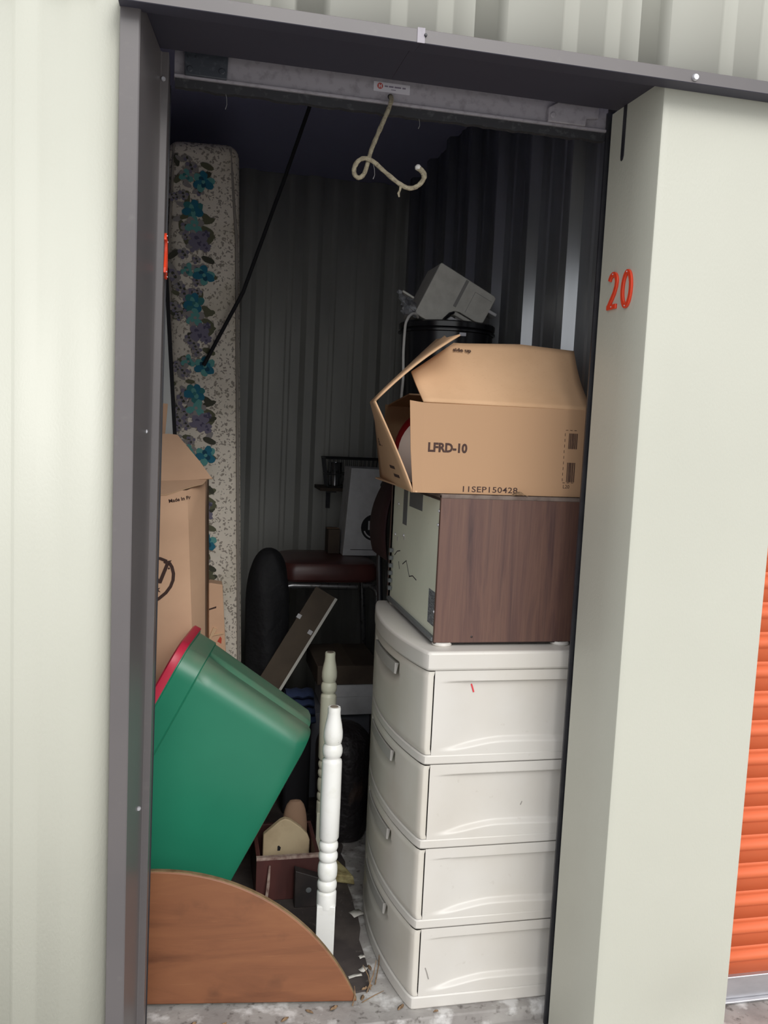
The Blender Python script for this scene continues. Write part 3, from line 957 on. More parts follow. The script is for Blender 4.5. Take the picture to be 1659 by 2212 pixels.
def behind_carton():
    # dark shelf unit that carries the bucket
    T = Thing('shelf_unit', 'dark wooden shelf unit behind the drawer cabinet, carrying the black bucket', 'shelf', (.90, 1.10, 0))
    X0, X1, Y0, Y1, H = .805, 1.045, .93, 1.27, 1.26
    mb = MB(); mb.box(X0, Y0, 0, X1, Y0 + .018, H); T.part('side_board', mb, M['brown_box'])
    mb = MB(); mb.box(X0, Y1 - .018, 0, X1, Y1, H); T.part('side_board', mb, M['brown_box'])
    for z in (0.04, .44, .84, H - .02):
        mb = MB(); mb.box(X0, Y0 + .018, z, X1, Y1 - .018, z + .02); T.part('shelf_board', mb, M['brown_box'])
    mb = MB(); mb.box(X1 - .008, Y0 + .018, .06, X1, Y1 - .018, H - .02); T.part('back_board', mb, M['brown_box'])
    # bucket
    T = Thing('black_bucket', 'glossy black plastic bucket behind the printed carton', 'bucket', (.872, 1.085, 1.262))
    c = (.872, 1.085, 1.262)
    mb = MB(); mb.lathe([(.118, 0), (.122, .004), (.146, .437), (.151, .442), (.152, .456), (.147, .460), (.142, .452), (.118, .02), (.001, .018)], 48, c)
    T.part('bucket_wall', mb, M['black'])
    mb = MB(); mb.lathe([(.147, .427), (.1535, .429), (.1535, .434), (.148, .436)], 48, c, cap=False); T.part('rim_band', mb, M['black'])
    a = radians(-100)
    s = MB(); s.box(-.010, -.003, -.004, .010, .003, .006); s.move((c[0] + .155 * cos(a) + .035, c[1] + .150 * sin(a), c[2] + .418)); T.part('maker_badge', s, M['screw'])
    # white lead hanging over its edge
    P = [(.752, .990, 1.728), (.742, .970, 1.735), (.727, .958, 1.735), (.712, .945, 1.722), (.702, .94, 1.70), (.700, .94, 1.62), (.704, .94, 1.54), (.698, .935, 1.46), (.694, .930, 1.36), (.70, .92, 1.25)]
    pts = []
    for i in range(len(P) - 1):
        for q in range(4):
            pts.append(Vector(P[i]).lerp(Vector(P[i + 1]), q / 4))
    sm = [pts[0]] + [(pts[i - 1] + pts[i] * 2 + pts[i + 1]) / 4 for i in range(1, len(pts) - 1)] + [pts[-1]]
    mb = MB(); mb.tube(sm, .0040, 8)
    tag(mb.build('power_cord', M['cord']), 'white power cord hanging over the rim of the black bucket', 'cord')
    # ivory appliance lying tilted on the bucket
    ang = radians(25.5)
    R = thing('bread_maker', 'ivory plastic kitchen appliance tipped over on the black bucket', 'appliance', (.79, 1.0, 1.752), (0, ang, 0))
    R.location = (.741, 1.062, 1.740)
    def bld(name, mb, m, par=R, **k): return mb.build(name, m, par, **k)
    # local x runs down the slope to the right, local z up
    W, Hh, D = .205, .170, .15
    body = [(0, .0), (.088, .0), (.088, .030), (.105, .066), (.120, .072), (W - .012, .072), (W - .002, .082), (W, .165), (W - .01, Hh), (.004, Hh + .004), (0, Hh)]
    mb = MB(); mb.prism(body, 'Y', -D / 2, D / 2); bld('body', mb, M['appl'], bevel=.006, seg=3)
    mb = MB(); mb.box(.094, -D / 2 - .0006, .078, .104, -D / 2 + .001, Hh - .002); bld('seam', mb, M['appl_d'])
    mb = MB(); mb.box(.136, -D / 2 - .0006, .080, .1372, -D / 2 + .001, .150); mb.box(.136, -D / 2 - .0006, .149, .196, -D / 2 + .001, .150); bld('panel_outline', mb, M['appl_d'])
    mb = MB(); mb.box(W - .004, -D / 2 - .004, .116, W + .024, -.02, .126); bld('latch_tab', mb, M['white_card'], bevel=.003)
    mb = MB(); mb.box(.108, -D / 2 - .004, .056, W - .006, D / 2 - .01, .068); bld('lid', mb, M['appl'], bevel=.005)
    mb = MB(); mb.prism([(.098, .034), (.192, .030), (.196, .040), (.186, .050), (.104, .048)], 'Y', -D / 2 - .002, D / 2 - .02); bld('lid', mb, M['white_card'], bevel=.003)
    mb = MB(); mb.box(.120, -D / 2 + .01, .044, .180, D / 2 - .03, .060); bld('hinge', mb, M['appl_d'])
    mb = MB(); mb.tube([(.106, -D / 2 - .003, .062), (.096, -D / 2 - .004, .052), (.088, -D / 2 - .004, .030), (.085, -D / 2 - .004, .004)], .004, 8); bld('gasket', mb, M['black'])
    # crumpled clear film beside it
    rnd = random.Random(12)
    rows = []
    for i in range(10):
        rows.append([(.706 - .012 * i / 9 + .050 * j / 8 + rnd.uniform(-.006, .006) - .010 * (i / 9), .985 + rnd.uniform(-.012, .012) + .012 * j / 8, 1.7265 + .070 * i / 9 * (1 - .25 * j / 8) + rnd.uniform(0, .010)) for j in range(9)])
    mb = MB(); mb.grid(rows)
    tag(mb.build('plastic_wrap', M['film'], angle=15), 'crumpled clear plastic wrap beside the ivory appliance', 'plastic')
    mb = MB(); mb.box(0, -.01, 0, .040, .01, .0065); mb.xf(Matrix.Translation((.700, 1.0, 1.800)) @ Euler((0, radians(27), 0)).to_matrix().to_4x4())
    tag(mb.build('plastic_strip', M['appl'], bevel=.001), 'short ivory plastic strip lying on the crumpled wrap', 'strip')
behind_carton()

def mattress():
    H, W, D = 2.33, .245, .78
    R = thing('floral_mattress', 'cream floral mattress standing on end against the side of the unit', 'mattress', (.060, 1.52, 0.0), (0, radians(-1.9), 0))
    prof = [(0, .0)]
    mb = MB(); mb.box(0, 0, .008, W, D, H)
    b = mb.build('ticking', M['tick'], R, bevel=.045, seg=5)
    # piping round the near edge
    for x in (.006, W - .012):
        mb = MB(); mb.tube([(x, .006, .03), (x, .004, 1.0), (x, .004, 2.0), (x + (.02 if x < .1 else -.02), .008, H - .02)], .005, 8); mb.build('piping', M['piping'], R)
    rnd = random.Random(7)
    names = ['f_blue', 'f_blue_d', 'f_teal', 'f_teal_d', 'f_lilac', 'f_lilac_d', 'f_leaf', 'f_leaf_d', 'f_grey']
    idx = {k: i for i, k in enumerate(names)}
    mb = MB()
    lay = [0]
    def blob(cx, cz, rx, rz, rot, m, n=10, wob=.12):
        cx = .012 + cx * 1.12
        if cz > 2.27: return
        lay[0] += 1
        y = -.0004 - .000004 * lay[0]
        vs = []
        for q in range(n):
            a = 2 * pi * q / n; k = 1 + rnd.uniform(-wob, wob)
            x, z = rx * k * cos(a), rz * k * sin(a)
            vs.append((cx + x * cos(rot) - z * sin(rot), y, cz + x * sin(rot) + z * cos(rot)))
        mb.add(vs, [tuple(range(n))], idx[m])
    def rose(cx, cz, r, c1, c2, c3):
        r *= 1.22
        for q in range(6):
            a = q * pi / 3 + rnd.random() * .6
            blob(cx + .62 * r * cos(a), cz + .62 * r * sin(a), r * .52, r * .42, a, c1 if q % 2 else c3)
        for q in range(4):
            a = q * pi / 2 + rnd.random()
            blob(cx + .30 * r * cos(a), cz + .30 * r * sin(a), r * .34, r * .26, a, c2 if q % 2 else c1)
        blob(cx, cz, r * .2, r * .2, 0, c3)
    def leafy(cx, cz, l, rot, m='f_leaf'):
        blob(cx + l * .5 * cos(rot), cz + l * .5 * sin(rot), l * .55, l * .24, rot, m, 10, .08)
    z = .30; k = 0
    while z < 2.26:
        for q in range(16):
            leafy(rnd.uniform(.005, .10), z + rnd.uniform(0, .30), rnd.uniform(.03, .045), rnd.uniform(0, 2 * pi), rnd.choice(('f_leaf', 'f_leaf_d', 'f_grey')))
        for q in range(14):
            rose(rnd.uniform(.005, .085), z + rnd.uniform(0, .30), rnd.uniform(.010, .017), 'f_grey', 'f_leaf_d', 'f_lilac')
        for dz, rt in ((.13, .6), (.155, .15), (.19, -.5), (.205, .3), (.09, -.4), (.235, -.7)):
            leafy(.090, z + dz, .044, rt, rnd.choice(('f_leaf', 'f_leaf', 'f_leaf_d')))
        rose(.098, z + .03, .026, 'f_blue', 'f_blue_d', 'f_teal')
        rose(.048, z + .045, .018, 'f_teal', 'f_teal_d', 'f_grey')
        rose(.066, z + .245, .026, 'f_blue', 'f_teal', 'f_teal_d')
        rose(.070, z + .195, .024, 'f_teal', 'f_teal', 'f_grey')
        rose(.082, z + .145, .024, 'f_lilac', 'f_lilac_d', 'f_lilac')
        rose(.102, z + .125, .014, 'f_lilac', 'f_lilac_d', 'f_lilac')
        rose(.105, z + .168, .010, 'f_lilac_d', 'f_lilac_d', 'f_lilac')
        z += .310; k += 1
    mb.build('floral_print', [M[q] for q in names], R, fix=False)
    # pole
    mb = MB(); mb.tube([(.125, 1.497, 1.575), (.251, 1.46, 1.83), (.373, 1.46, 2.20), (.480, 1.47, 2.54)], .0065, 10)
    tag(mb.build('black_pole', M['blackmat']), 'thin black pole slanting across the floral mattress', 'pole')
    # white board with black edge
    R = thing('white_board', 'tall white board with black edging leaning beside the floral mattress', 'board', (-.10, 1.46, 0), (0, radians(2.9), 0))
    mb = MB(); mb.box(-.30, -.012, 0, .082, .012, 2.05); mb.build('sheet', M['whiteboard'], R)
    mb = MB(); mb.box(.082, -.014, 0, .094, .014, 2.05); mb.build('edging', M['blackmat'], R)
    R.location = (.045, 1.422, 0); R.rotation_euler = (0, radians(-4.2), 0)
mattress()

def logo_carton():
    # carton that carries it, mostly out of sight behind the tote
    T = Thing('plain_carton', 'plain closed cardboard carton underneath the logo carton', 'box', (-.04, 1.21, 0))
    mb = MB(); mb.box(-.26, 1.085, 0, .150, 1.33, .52); T.part('carton_body', mb, M['card2'], bevel=.003)
    mb = MB(); mb.box(-.26, 1.19, .520, .150, 1.235, .5206); T.part('tape', mb, M['card_edge'])
    T = Thing('logo_carton', 'tall open cardboard carton with black round logo, above the green tote', 'box', (-.04, 1.20, .521))
    cm = [M['card2'], M['card_edge'], M['card_in']]
    z0, z1 = .521, 1.175
    Y0, Y1 = 1.08, 1.32
    mb = MB()
    # front face, then the folded corner facet, then the side
    plan0 = [(-.25, Y0), (.118, Y0), (.150, Y0 + .075), (.166, Y1)]
    plan1 = [(-.25, Y0), (.082, Y0), (.134, Y0 + .060), (.148, Y1)]
    n = 6
    rows = []
    for i in range(n + 1):
        v = i / n
        rows.append([(a[0] + (b[0] - a[0]) * v, a[1], z0 + (z1 - z0 + (.022 if k > 1 else .0)) * v) for k, (a, b) in enumerate(zip(plan0, plan1))])
    mb.grid(rows)
    T.part('front_panel', mb, M['card2'], solid=.004, angle=10)
    mb = MB(); mb.box(-.25, Y1 - .004, z0, .145, Y1, z1); T.part('rear_panel', mb, cm)
    mb = MB(); mb.box(-.254, Y0, z0, -.250, Y1, z1); T.part('left_panel', mb, cm)
    mb = MB(); mb.box(-.25, Y0 + .004, z0, .110, Y1 - .004, z0 + .004); T.part('bottom_panel', mb, cm)
    # raised top flap leaning back and a torn front flap
    mb = MB(); mb.panel([(-.25, Y0 + .050, 1.178), (-.005, Y0 + .050, 1.190), (.158, Y0 + .050, 1.208), (.150, Y0 + .055, 1.216), (.118, Y0 + .090, 1.258), (.060, Y0 + .140, 1.322), (.048, Y0 + .150, 1.336), (.02, Y0 + .152, 1.338), (-.03, Y0 + .15, 1.334), (-.25, Y0 + .15, 1.32)], .004, 0, 1, 0)
    T.part('top_flap', mb, cm)
    mb = MB(); mb.panel([(-.25, Y0 - .002, 1.160), (.020, Y0 - .004, 1.158), (.075, Y0 - .002, 1.178), (.100, Y0 + .006, 1.186), (.128, Y0 + .024, 1.192), (.140, Y0 + .045, 1.204), (.05, Y0 + .048, 1.196), (-.25, Y0 + .048, 1.180)], .003, 0, 1, 0)
    T.part('torn_flap', mb, cm)
    mb = MB(); mb.panel([(-.20, Y1 - .02, 1.17), (-.004, Y1 - .02, 1.17), (.014, Y1 - .02, 1.435), (-.20, Y1 - .02, 1.44)], -.004, 0, 1, 0); T.part('rear_flap', mb, cm)
    # print
    yy = Y0 - .0035
    s = text_mb('Made In Pr', .0150, .0001, .0003); s.xf(frame_mat((.030, yy, 1.136), (1, 0, .22), (0, 0, 1))); T.part('print', s, M['ink'])
    s = stroke([Vector(p) for p in ((-.11, .930), (-.08, .958), (-.04, .970), (.008, .966), (.028, .958))], .0085, .0004); s.xf(frame_mat((0, yy, 0), *FRONT)); T.part('logo_ring', s, M['ink'])
    ring = [Vector(p) for p in ((.035, .953), (.043, .940), (.048, .920), (.047, .900), (.040, .880), (.027, .861), (.008, .844), (-.012, .830), (-.04, .818), (-.08, .815), (-.11, .83))]
    s = stroke(ring, .0095, .0004); s.xf(frame_mat((0, yy, 0), *FRONT)); T.part('logo_ring', s, M['ink'])
    s = MB(); s.prism([(-.040, .950), (-.022, .950), (.006, .902), (.024, .950), (.018, .953), (.018, .957), (.042, .961), (.036, .953), (.013, .890), (.005, .890)], 'Y', yy - .0004, yy); T.part('logo_letter', s, M['ink'])
    s = text_mb('k', .024, .0001, .0006); s.xf(frame_mat((-.003, yy, .864), *FRONT)); T.part('logo_word', s, M['ink'])
    s = MB(); s.disc((.034, yy, .936), .003, 10, 0, 'Y', .0003); T.part('logo_dot', s, M['ink'])
    # narrow carton standing behind it
    T = Thing('narrow_carton', 'narrow brown carton with red arrow behind the logo carton', 'box', (.09, 1.37, 0))
    z1 = .838
    mb = MB(); mb.prism([(-.02, 0), (.268, 0), (.205, z1 - .002), (.165, z1 + .004), (.150, z1), (-.02, z1)], 'Y', 1.335, 1.405); T.part('carton_body', mb, M['card2'], bevel=.003)
    s = MB(); s.prism([(.192, .640), (.206, .632), (.207, .650), (.202, .658)], 'Y', 1.3345, 1.335); T.part('red_arrow', s, M['red_print'])
    s = MB(); s.prism([(.166, .642), (.160, .642), (.178, .690), (.190, .684)], 'Y', 1.327, 1.335); T.part('tape_end', s, M['card_edge'])
    s = MB(); s.prism([(.176, .660), (.212, .667), (.212, .671), (.176, .666)], 'Y', 1.331, 1.335); T.part('flap_edge', s, M['card_edge'])
    s = MB(); s.prism([(.160, .748), (.186, .756), (.186, .762), (.160, .753)], 'Y', 1.3345, 1.335); T.part('tear', s, M['ink'])
logo_carton()

def rrect(a, b, r, n=6):
    pts = []
    for cx, cy, a0 in ((a / 2 - r, b / 2 - r, 0), (-a / 2 + r, b / 2 - r, 90), (-a / 2 + r, -b / 2 + r, 180), (a / 2 - r, -b / 2 + r, 270)):
        for i in range(n + 1):
            t = radians(a0 + 90 * i / n)
            pts.append((cx + r * cos(t), cy + r * sin(t)))
    return pts

def tote():
    # local z: from base to lid; local x: the long side; local y: into the unit
    R = thing('storage_tote', 'green plastic storage tote with red lid tipped on its side by the jamb', 'storage bin', (0, 0, 0))
    a0, a1, b0, b1, Hh = .60, .69, .30, .35, .430
    def groove(p, a, b, k):
        x, y = p
        # vertical channel moulded near each corner of the short ends
        g = k * .018 * math.exp(-((y + b * .10) / (.022)) ** 4)
        if abs(x) > a / 2 - .02:
            x = x - math.copysign(g, x)
        return x, y
    def dense(a, b, r):
        base = rrect(a, b, r, 8)
        out = []
        for i in range(len(base)):
            p = Vector(base[i]); q = Vector(base[(i + 1) % len(base)])
            m = max(1, int((q - p).length / .008))
            out += [tuple(p.lerp(q, j / m)) for j in range(m)]
        return out
    ref = dense(a0, b0, .055)
    def ring(a, b, z, k, inset=0.0):
        sx, sy = (a - 2 * inset) / a0, (b - 2 * inset) / b0
        return [(*groove((x * sx, y * sy), a - 2 * inset, b - 2 * inset, k), z) for x, y in ref]
    rows = [ring(a0, b0, 0, 0, .12), ring(a0, b0, 0, .3, .03), ring(a0, b0, .004, .8, .010), ring(a0, b0, .016, 1, .002), ring(a0, b0, .035, 1)]
    for i in range(1, 9):
        v = i / 8
        rows.append(ring(a0 + (a1 - a0) * v * .82, b0 + (b1 - b0) * v * .82, .035 + (.352 - .035) * v, 1 - .9 * smooth(.75, 1, v)))
    rows += [ring(a1 - .016, b1 - .012, .354, 0), ring(a1 - .006, b1 - .004, .357, 0), ring(a1, b1, .412, 0), ring(a1 + .012, b1 + .012, .414, 0), ring(a1 + .012, b1 + .012, Hh - .004, 0), ring(a1 - .01, b1 - .01, Hh - .004, 0)]
    mb = MB(); k0 = 0
    mb.grid(rows, 0, True)
    n = len(ref)
    mb.f.append(tuple(range(n - 1, -1, -1))); mb.mi.append(0)
    mb.build('tub', M['green'], R, angle=38)
    lid = [ring(a1 + .022, b1 + .022, Hh - .014, 0), ring(a1 + .024, b1 + .024, Hh - .012, 0), ring(a1 + .024, b1 + .024, Hh + .006, 0), ring(a1 + .014, b1 + .014, Hh + .010, 0), ring(a1 - .03, b1 - .03, Hh + .010, 0), ring(a1 - .05, b1 - .05, Hh + .002, 0)]
    mb = MB(); mb.grid(lid, 0, True)
    mb.f.append(tuple(range(5 * n, 6 * n))); mb.mi.append(0)
    mb.f.append(tuple(range(n - 1, -1, -1))); mb.mi.append(0)
    mb.build('lid', M['red_lid'], R, angle=38)
    # pose: base faces right and down, long side slanting up to the right
    ax = Vector((-.880, .150, .454)).normalized()
    lx = Vector((.454, 0, .891)); lx = (lx - ax * lx.dot(ax)).normalized()
    ly = ax.cross(lx)
    m = Matrix((lx, ly, ax)).transposed().to_4x4()
    c = Vector((.452, .818, .598)) - lx * (a0 / 2 - .01)
    m.translation = c
    # rest its lowest corner on the floor
    lo = 9
    for o in R.children:
        for v in o.data.vertices:
            lo = min(lo, (m @ v.co).z)
    print('tote lowest', lo)
    m.translation = c - Vector((0, 0, lo - .0055))
    R.matrix_world = m
tote()

def half_board():
    R = thing('half_round_board', 'brown oak table leaf with curved top edge standing on its straight side', 'board', (.035, .398, .0), (radians(-5), 0, radians(-7.2)))
    c, h = .488, .318
    r = (h * h + c * c) / (2 * h)
    a = math.asin(c / r)
    pts = [(r * sin(a - 2 * a * i / 48), r * cos(a - 2 * a * i / 48) - (r - h)) for i in range(49)]
    pts = [(x, max(z, 0)) for x, z in pts]
    mb = MB(); mb.prism(pts, 'Y', -.010, .010, 0, 1)
    o = mb.build('leaf_panel', [M['oak'], M['oak_edge']], R, bevel=.004, seg=2)
    R.location.z = .0075
half_board()

def legs():
    # profile from the square block upwards: (radius, z)
    def prof(H):
        k = H / .68
        P = [(.0245, .215), (.0250, .29), (.0235, .296), (.0205, .3015), (.0245, .307), (.0262, .314), (.0262, .322), (.0245, .329), (.020, .333), (.0235, .337), (.0262, .348), (.0268, .362), (.0262, .376), (.0235, .388), (.019, .394),
             (.0235, .398), (.0258, .405), (.0258, .416), (.0225, .424), (.019, .428), (.0225, .432), (.0255, .440), (.0255, .449), (.023, .456), (.0195, .460), (.0225, .464), (.0250, .470), (.0262, .56), (.0258, .662), (.0235, .668), (.0195, .673)]
        P = [(.0240, .0), (.0240, .160)]
        return P
    outline = [(.0262, .140), (.0262, .1795), (.0245, .1835), (.0215, .186), (.0245, .190), (.0262, .196), (.0262, .206), (.024, .2125), (.0195, .2155), (.0230, .219), (.0258, .228), (.0265, .241), (.0258, .254), (.0230, .264), (.0190, .268),
               (.0235, .272), (.0258, .279), (.0255, .288), (.0225, .294), (.0195, .297), (.0230, .301), (.0255, .308), (.0255, .316), (.0232, .322), (.0200, .325), (.0230, .329), (.0262, .336), (.0268, .43), (.0262, .545), (.0250, .551), (.0205, .555),
               (.0200, .558), (.0245, .563), (.0265, .572), (.0262, .583), (.0235, .591), (.0205, .595), (.0225, .599), (.0252, .612), (.0250, .628), (.0215, .650), (.0178, .668), (.0168, .680), (.0172, .690), (.0160, .695), (.006, .6955)]
    def leg(loc, lean, label, sq, m, rz):
        R = thing('table_leg', label, 'table leg', loc, (lean[0], lean[1], radians(rz)), 'white turned table legs')
        mb = MB(); mb.prism([(-.0245, -.0245), (.0245, -.0245), (.0245, .0245), (-.0245, .0245)], 'Z', 0, sq); mb.build('square_block', m, R, bevel=.002)
        mb = MB(); mb.lathe([(r, z) for r, z in outline], 32); mb.build('turned_shaft', m, R, angle=60)
        mb = MB(); mb.lathe([(.011, .6952), (.010, .6965), (.004, .6965)], 16); mb.build('bare_tip', M['bare'], R)
    leg((.466, .528, .0065), (0, 0), 'white turned table leg with chipped paint, behind the half-round board', .150, M['paint'], -9)
    bpy.data.objects['table_leg'].scale = (.98, .98, .965)
    leg((.538, 1.060, .0065), (0, 0), 'ivory turned table leg beside the dark lumpy bundle', .150, M['ivory_paint'], -6)
    o = [q for q in bpy.data.objects if q.name.startswith('table_leg')][-1]; o.scale = (.97, .97, .96)
legs()

def floor_bits():
    # dirty dark flooring laid over the slab
    rnd = random.Random(21)
    pts = [(-.44, .475), (.02, .425), (.30, .392), (.42, .374), (.50, .366), (.545, .372)]
    for i in range(16):
        y = .37 + (1.15 - .37) * i / 15
        pts.append((.560 + .05 * i / 15 + rnd.uniform(-.008, .010), y))
    pts += [(.62, 2.5), (-.44, 2.5)]
    mb = MB(); mb.prism(pts, 'Z', 0.0, .006)
    struct(mb.build('floor_covering', M['vinyl']))
    # crate
    T = Thing('low_crate', 'low dark red wooden crate on the floor behind the green tote', 'crate', (.37, .88, .006))
    x0, x1, y0, y1, z0, z1 = .304, .490, .800, 1.02, .006, .138
    for nm, b in (('crate_side', (x0, y0, z0, x1, y0 + .012, z1)), ('crate_side', (x0, y1 - .012, z0, x1, y1, z1)), ('crate_end', (x0, y0 + .012, z0, x0 + .012, y1 - .012, z1)), ('crate_end', (x1 - .012, y0 + .012, z0, x1, y1 - .012, z1)), ('crate_floor', (x0 + .012, y0 + .012, z0, x1 - .012, y1 - .012, z0 + .01))):
        mb = MB(); mb.box(*b); T.part(nm, mb, M['redwood'], bevel=.002)
    mb = MB(); mb.box(x0, y0 - .0005, z1 - .008, x1, y0 + .0125, z1 + .0006); T.part('worn_rim', mb, M['pale_strip'])
    mb = MB(); mb.tube([(.332, .778, .008), (.338, .784, .06), (.342, .791, .118)], [.004, .005, .003], 6)
    tag(mb.build('wood_splinter', M['pale_strip']), 'pale wood splinter leaning on the dark red crate', 'splinter')
    # cream wooden cut-out with a keyhole, standing in the crate
    T = Thing('cream_wooden_panel', 'cream painted gable-shaped wooden panel standing in the red crate', 'panel', (.41, .93, .017))
    mb = MB(); mb.prism([(.332, .017), (.474, .017), (.474, .125), (.466, .145), (.444, .168), (.412, .192), (.396, .197), (.382, .192), (.332, .15)], 'Y', .915, .935); T.part('panel_body', mb, M['cream_wood'], bevel=.003)
    mb = MB(); mb.prism([(.376, .098), (.384, .098), (.386, .108), (.380, .114), (.376, .112)], 'Y', .9138, .9152); T.part('keyhole', mb, M['blackmat'])
    # stained tan cushion
    mb = MB()
    rows = []
    for i in range(13):
        v = pi * i / 12
        rows.append([(.432 + .040 * sin(v) ** .6 * cos(2 * pi * j / 20), .968 + .024 * sin(v) ** .6 * sin(2 * pi * j / 20), .125 + .108 * -cos(v)) for j in range(20)])
    mb.grid(rows, 0, True)
    tag(mb.build('tan_cushion', M['tan']), 'stained tan pad tucked behind the cream wooden panel', 'pad')
    # black binder leaning on the crate
    T = Thing('black_binder', 'black flat block leaning between the crate and white table leg', 'binder', (.46, .77, .006))
    mb = MB(); mb.prism([(.412, .006), (.500, .006), (.500, .084), (.478, .094), (.412, .118)], 'Y', .752, .785); T.part('binder_body', mb, M['blackblock'], bevel=.002)
    s = MB(); s.disc((.452, .752, .058), .008, 14, 0, 'Y', .001); T.part('ring_boss', s, M['label_grey'])
    # foam
    mb = MB(); mb.prism([(.545, .87), (.605, .845), (.598, .905), (.565, .965), (.548, .93)], 'Z', .0065, .040)
    rn = random.Random(5)
    mb.v = [(x + rn.uniform(-.006, .006), y + rn.uniform(-.006, .006), z + (rn.uniform(-.012, .004) if z > .02 else 0)) for x, y, z in mb.v]
    tag(mb.build('foam_chunk', M['foam'], bevel=.004), 'broken chunk of yellowed foam on the floor beside the table leg', 'foam')
    # leaves and scraps
    rn = random.Random(9)
    for i, (x, y) in enumerate(((.545, .372), (.560, .385), (.535, .348), (.40, .318), (.46, .322), (.20, .305), (.13, .315), (.62, .300), (.575, .46), (.70, .272), (.34, .300))):
        mb = MB(); n = 7; l = rn.uniform(.006, .013)
        rows = []
        for q in range(n):
            u = q / (n - 1) * 2 - 1; w = l * .38 * (1 - u * u) + .0006
            zz = .002 + .006 * (1 - u * u) * rn.uniform(.3, 1)
            rows.append([(l * u, -w, zz * .6), (l * u, 0, zz * 1.2), (l * u, w, zz * .5)])
        mb.grid(rows)
        mb.xf(Matrix.Translation((x, y, .0062 if (x < .55 and y > .36) else 0.0005)) @ Matrix.Rotation(rn.uniform(0, 6.28), 4, 'Z'))
        tag(mb.build('dry_leaf', M['leaf'], solid=.0006), 'small dry leaf fragment on the concrete at the door sill', 'leaf', 'dry leaf fragments on the sill')
    for i, (x, y, w, h, r) in enumerate(((.530, .425, .036, .010, .2), (.556, .448, .022, .016, .8), (.562, .50, .016, .012, .3), (.50, .390, .020, .006, 1.2), (.585, .70, .035, .03, .4))):
        mb = MB()
        rows = [[((u - 1) * w / 2, (v - 1) * h / 2, .002 * ((u + v + i) % 2)) for u in range(3)] for v in range(3)]
        mb.grid(rows)
        mb.xf(Matrix.Translation((x, y, .0072)) @ Matrix.Rotation(r, 4, 'Z'))
        tag(mb.build('paper_scrap', M['paper'], solid=.0008), 'torn pale paper scrap on the dark flooring beside the drawers', 'paper', 'paper scraps beside the drawers')
    for i, (p, d, l, r) in enumerate((((.548, .362, .004), (.4, .5, .8), .075, .0016), ((.560, .372, .004), (-.2, .8, .6), .06, .0014), ((.505, .322, .003), (.1, .2, .9), .045, .0016), ((.53, .33, .003), (.9, .2, .25), .06, .0013), ((.575, .39, .004), (.3, 1, .2), .12, .0016))):
        d = Vector(d).normalized(); p = Vector(p)
        mb = MB(); mb.tube([p, p + d * l * .5 + Vector((.004, 0, .003)), p + d * l], [r, r, r * .5], 6)
        tag(mb.build('dry_twig', M['leaf']), 'thin dry twig lying by the corner of the curved board', 'twig', 'dry twigs at the board corner')
floor_bits()

def lump(name, mat, label, cat, c, rx, ry, h, z0, seed, amp=.12, sub=0):
    rn = random.Random(seed)
    ph = [(rn.uniform(1, 4), rn.uniform(1, 5), rn.uniform(0, 6), rn.uniform(0, 6)) for _ in range(5)]
    rows = []
    nv, nu = 22, 36
    for i in range(nv + 1):
        v = i / nv
        prof = (sin(pi * (.08 + .92 * v) ** .85 * 1.0) if v > .3 else (.80 + .2 * sin(pi * .5 * v / .3)))
        if v < .4:
            zz, prof = .78 * v / .4, .88 + .12 * v / .4
        else:
            th = (v - .4) / .6 * pi / 2
            zz, prof = .78 + .22 * sin(th), max(cos(th), .02) ** .8

        row = []
        for j in range(nu):
            a = 2 * pi * j / nu
            k = 1 + amp * sum(sin(p[0] * 3 * v + p[2] + round(p[1]) * a) for p in ph) / 3
            row.append((c[0] + rx * prof * k * cos(a), c[1] + ry * prof * k * sin(a), z0 + h * zz + amp * .05 * sin(5 * a + 9 * v) * (1 - v) * (0 if i == 0 else 1)))
        rows.append(row)
    mb = MB(); mb.grid(rows, 0, True)
    mb.f.append(tuple(range(nu - 1, -1, -1))); mb.mi.append(0)
    e = nv * nu
    mb.f.append(tuple(e + q for q in range(nu))); mb.mi.append(0)
    return tag(mb.build(name, mat, angle=70), label, cat)

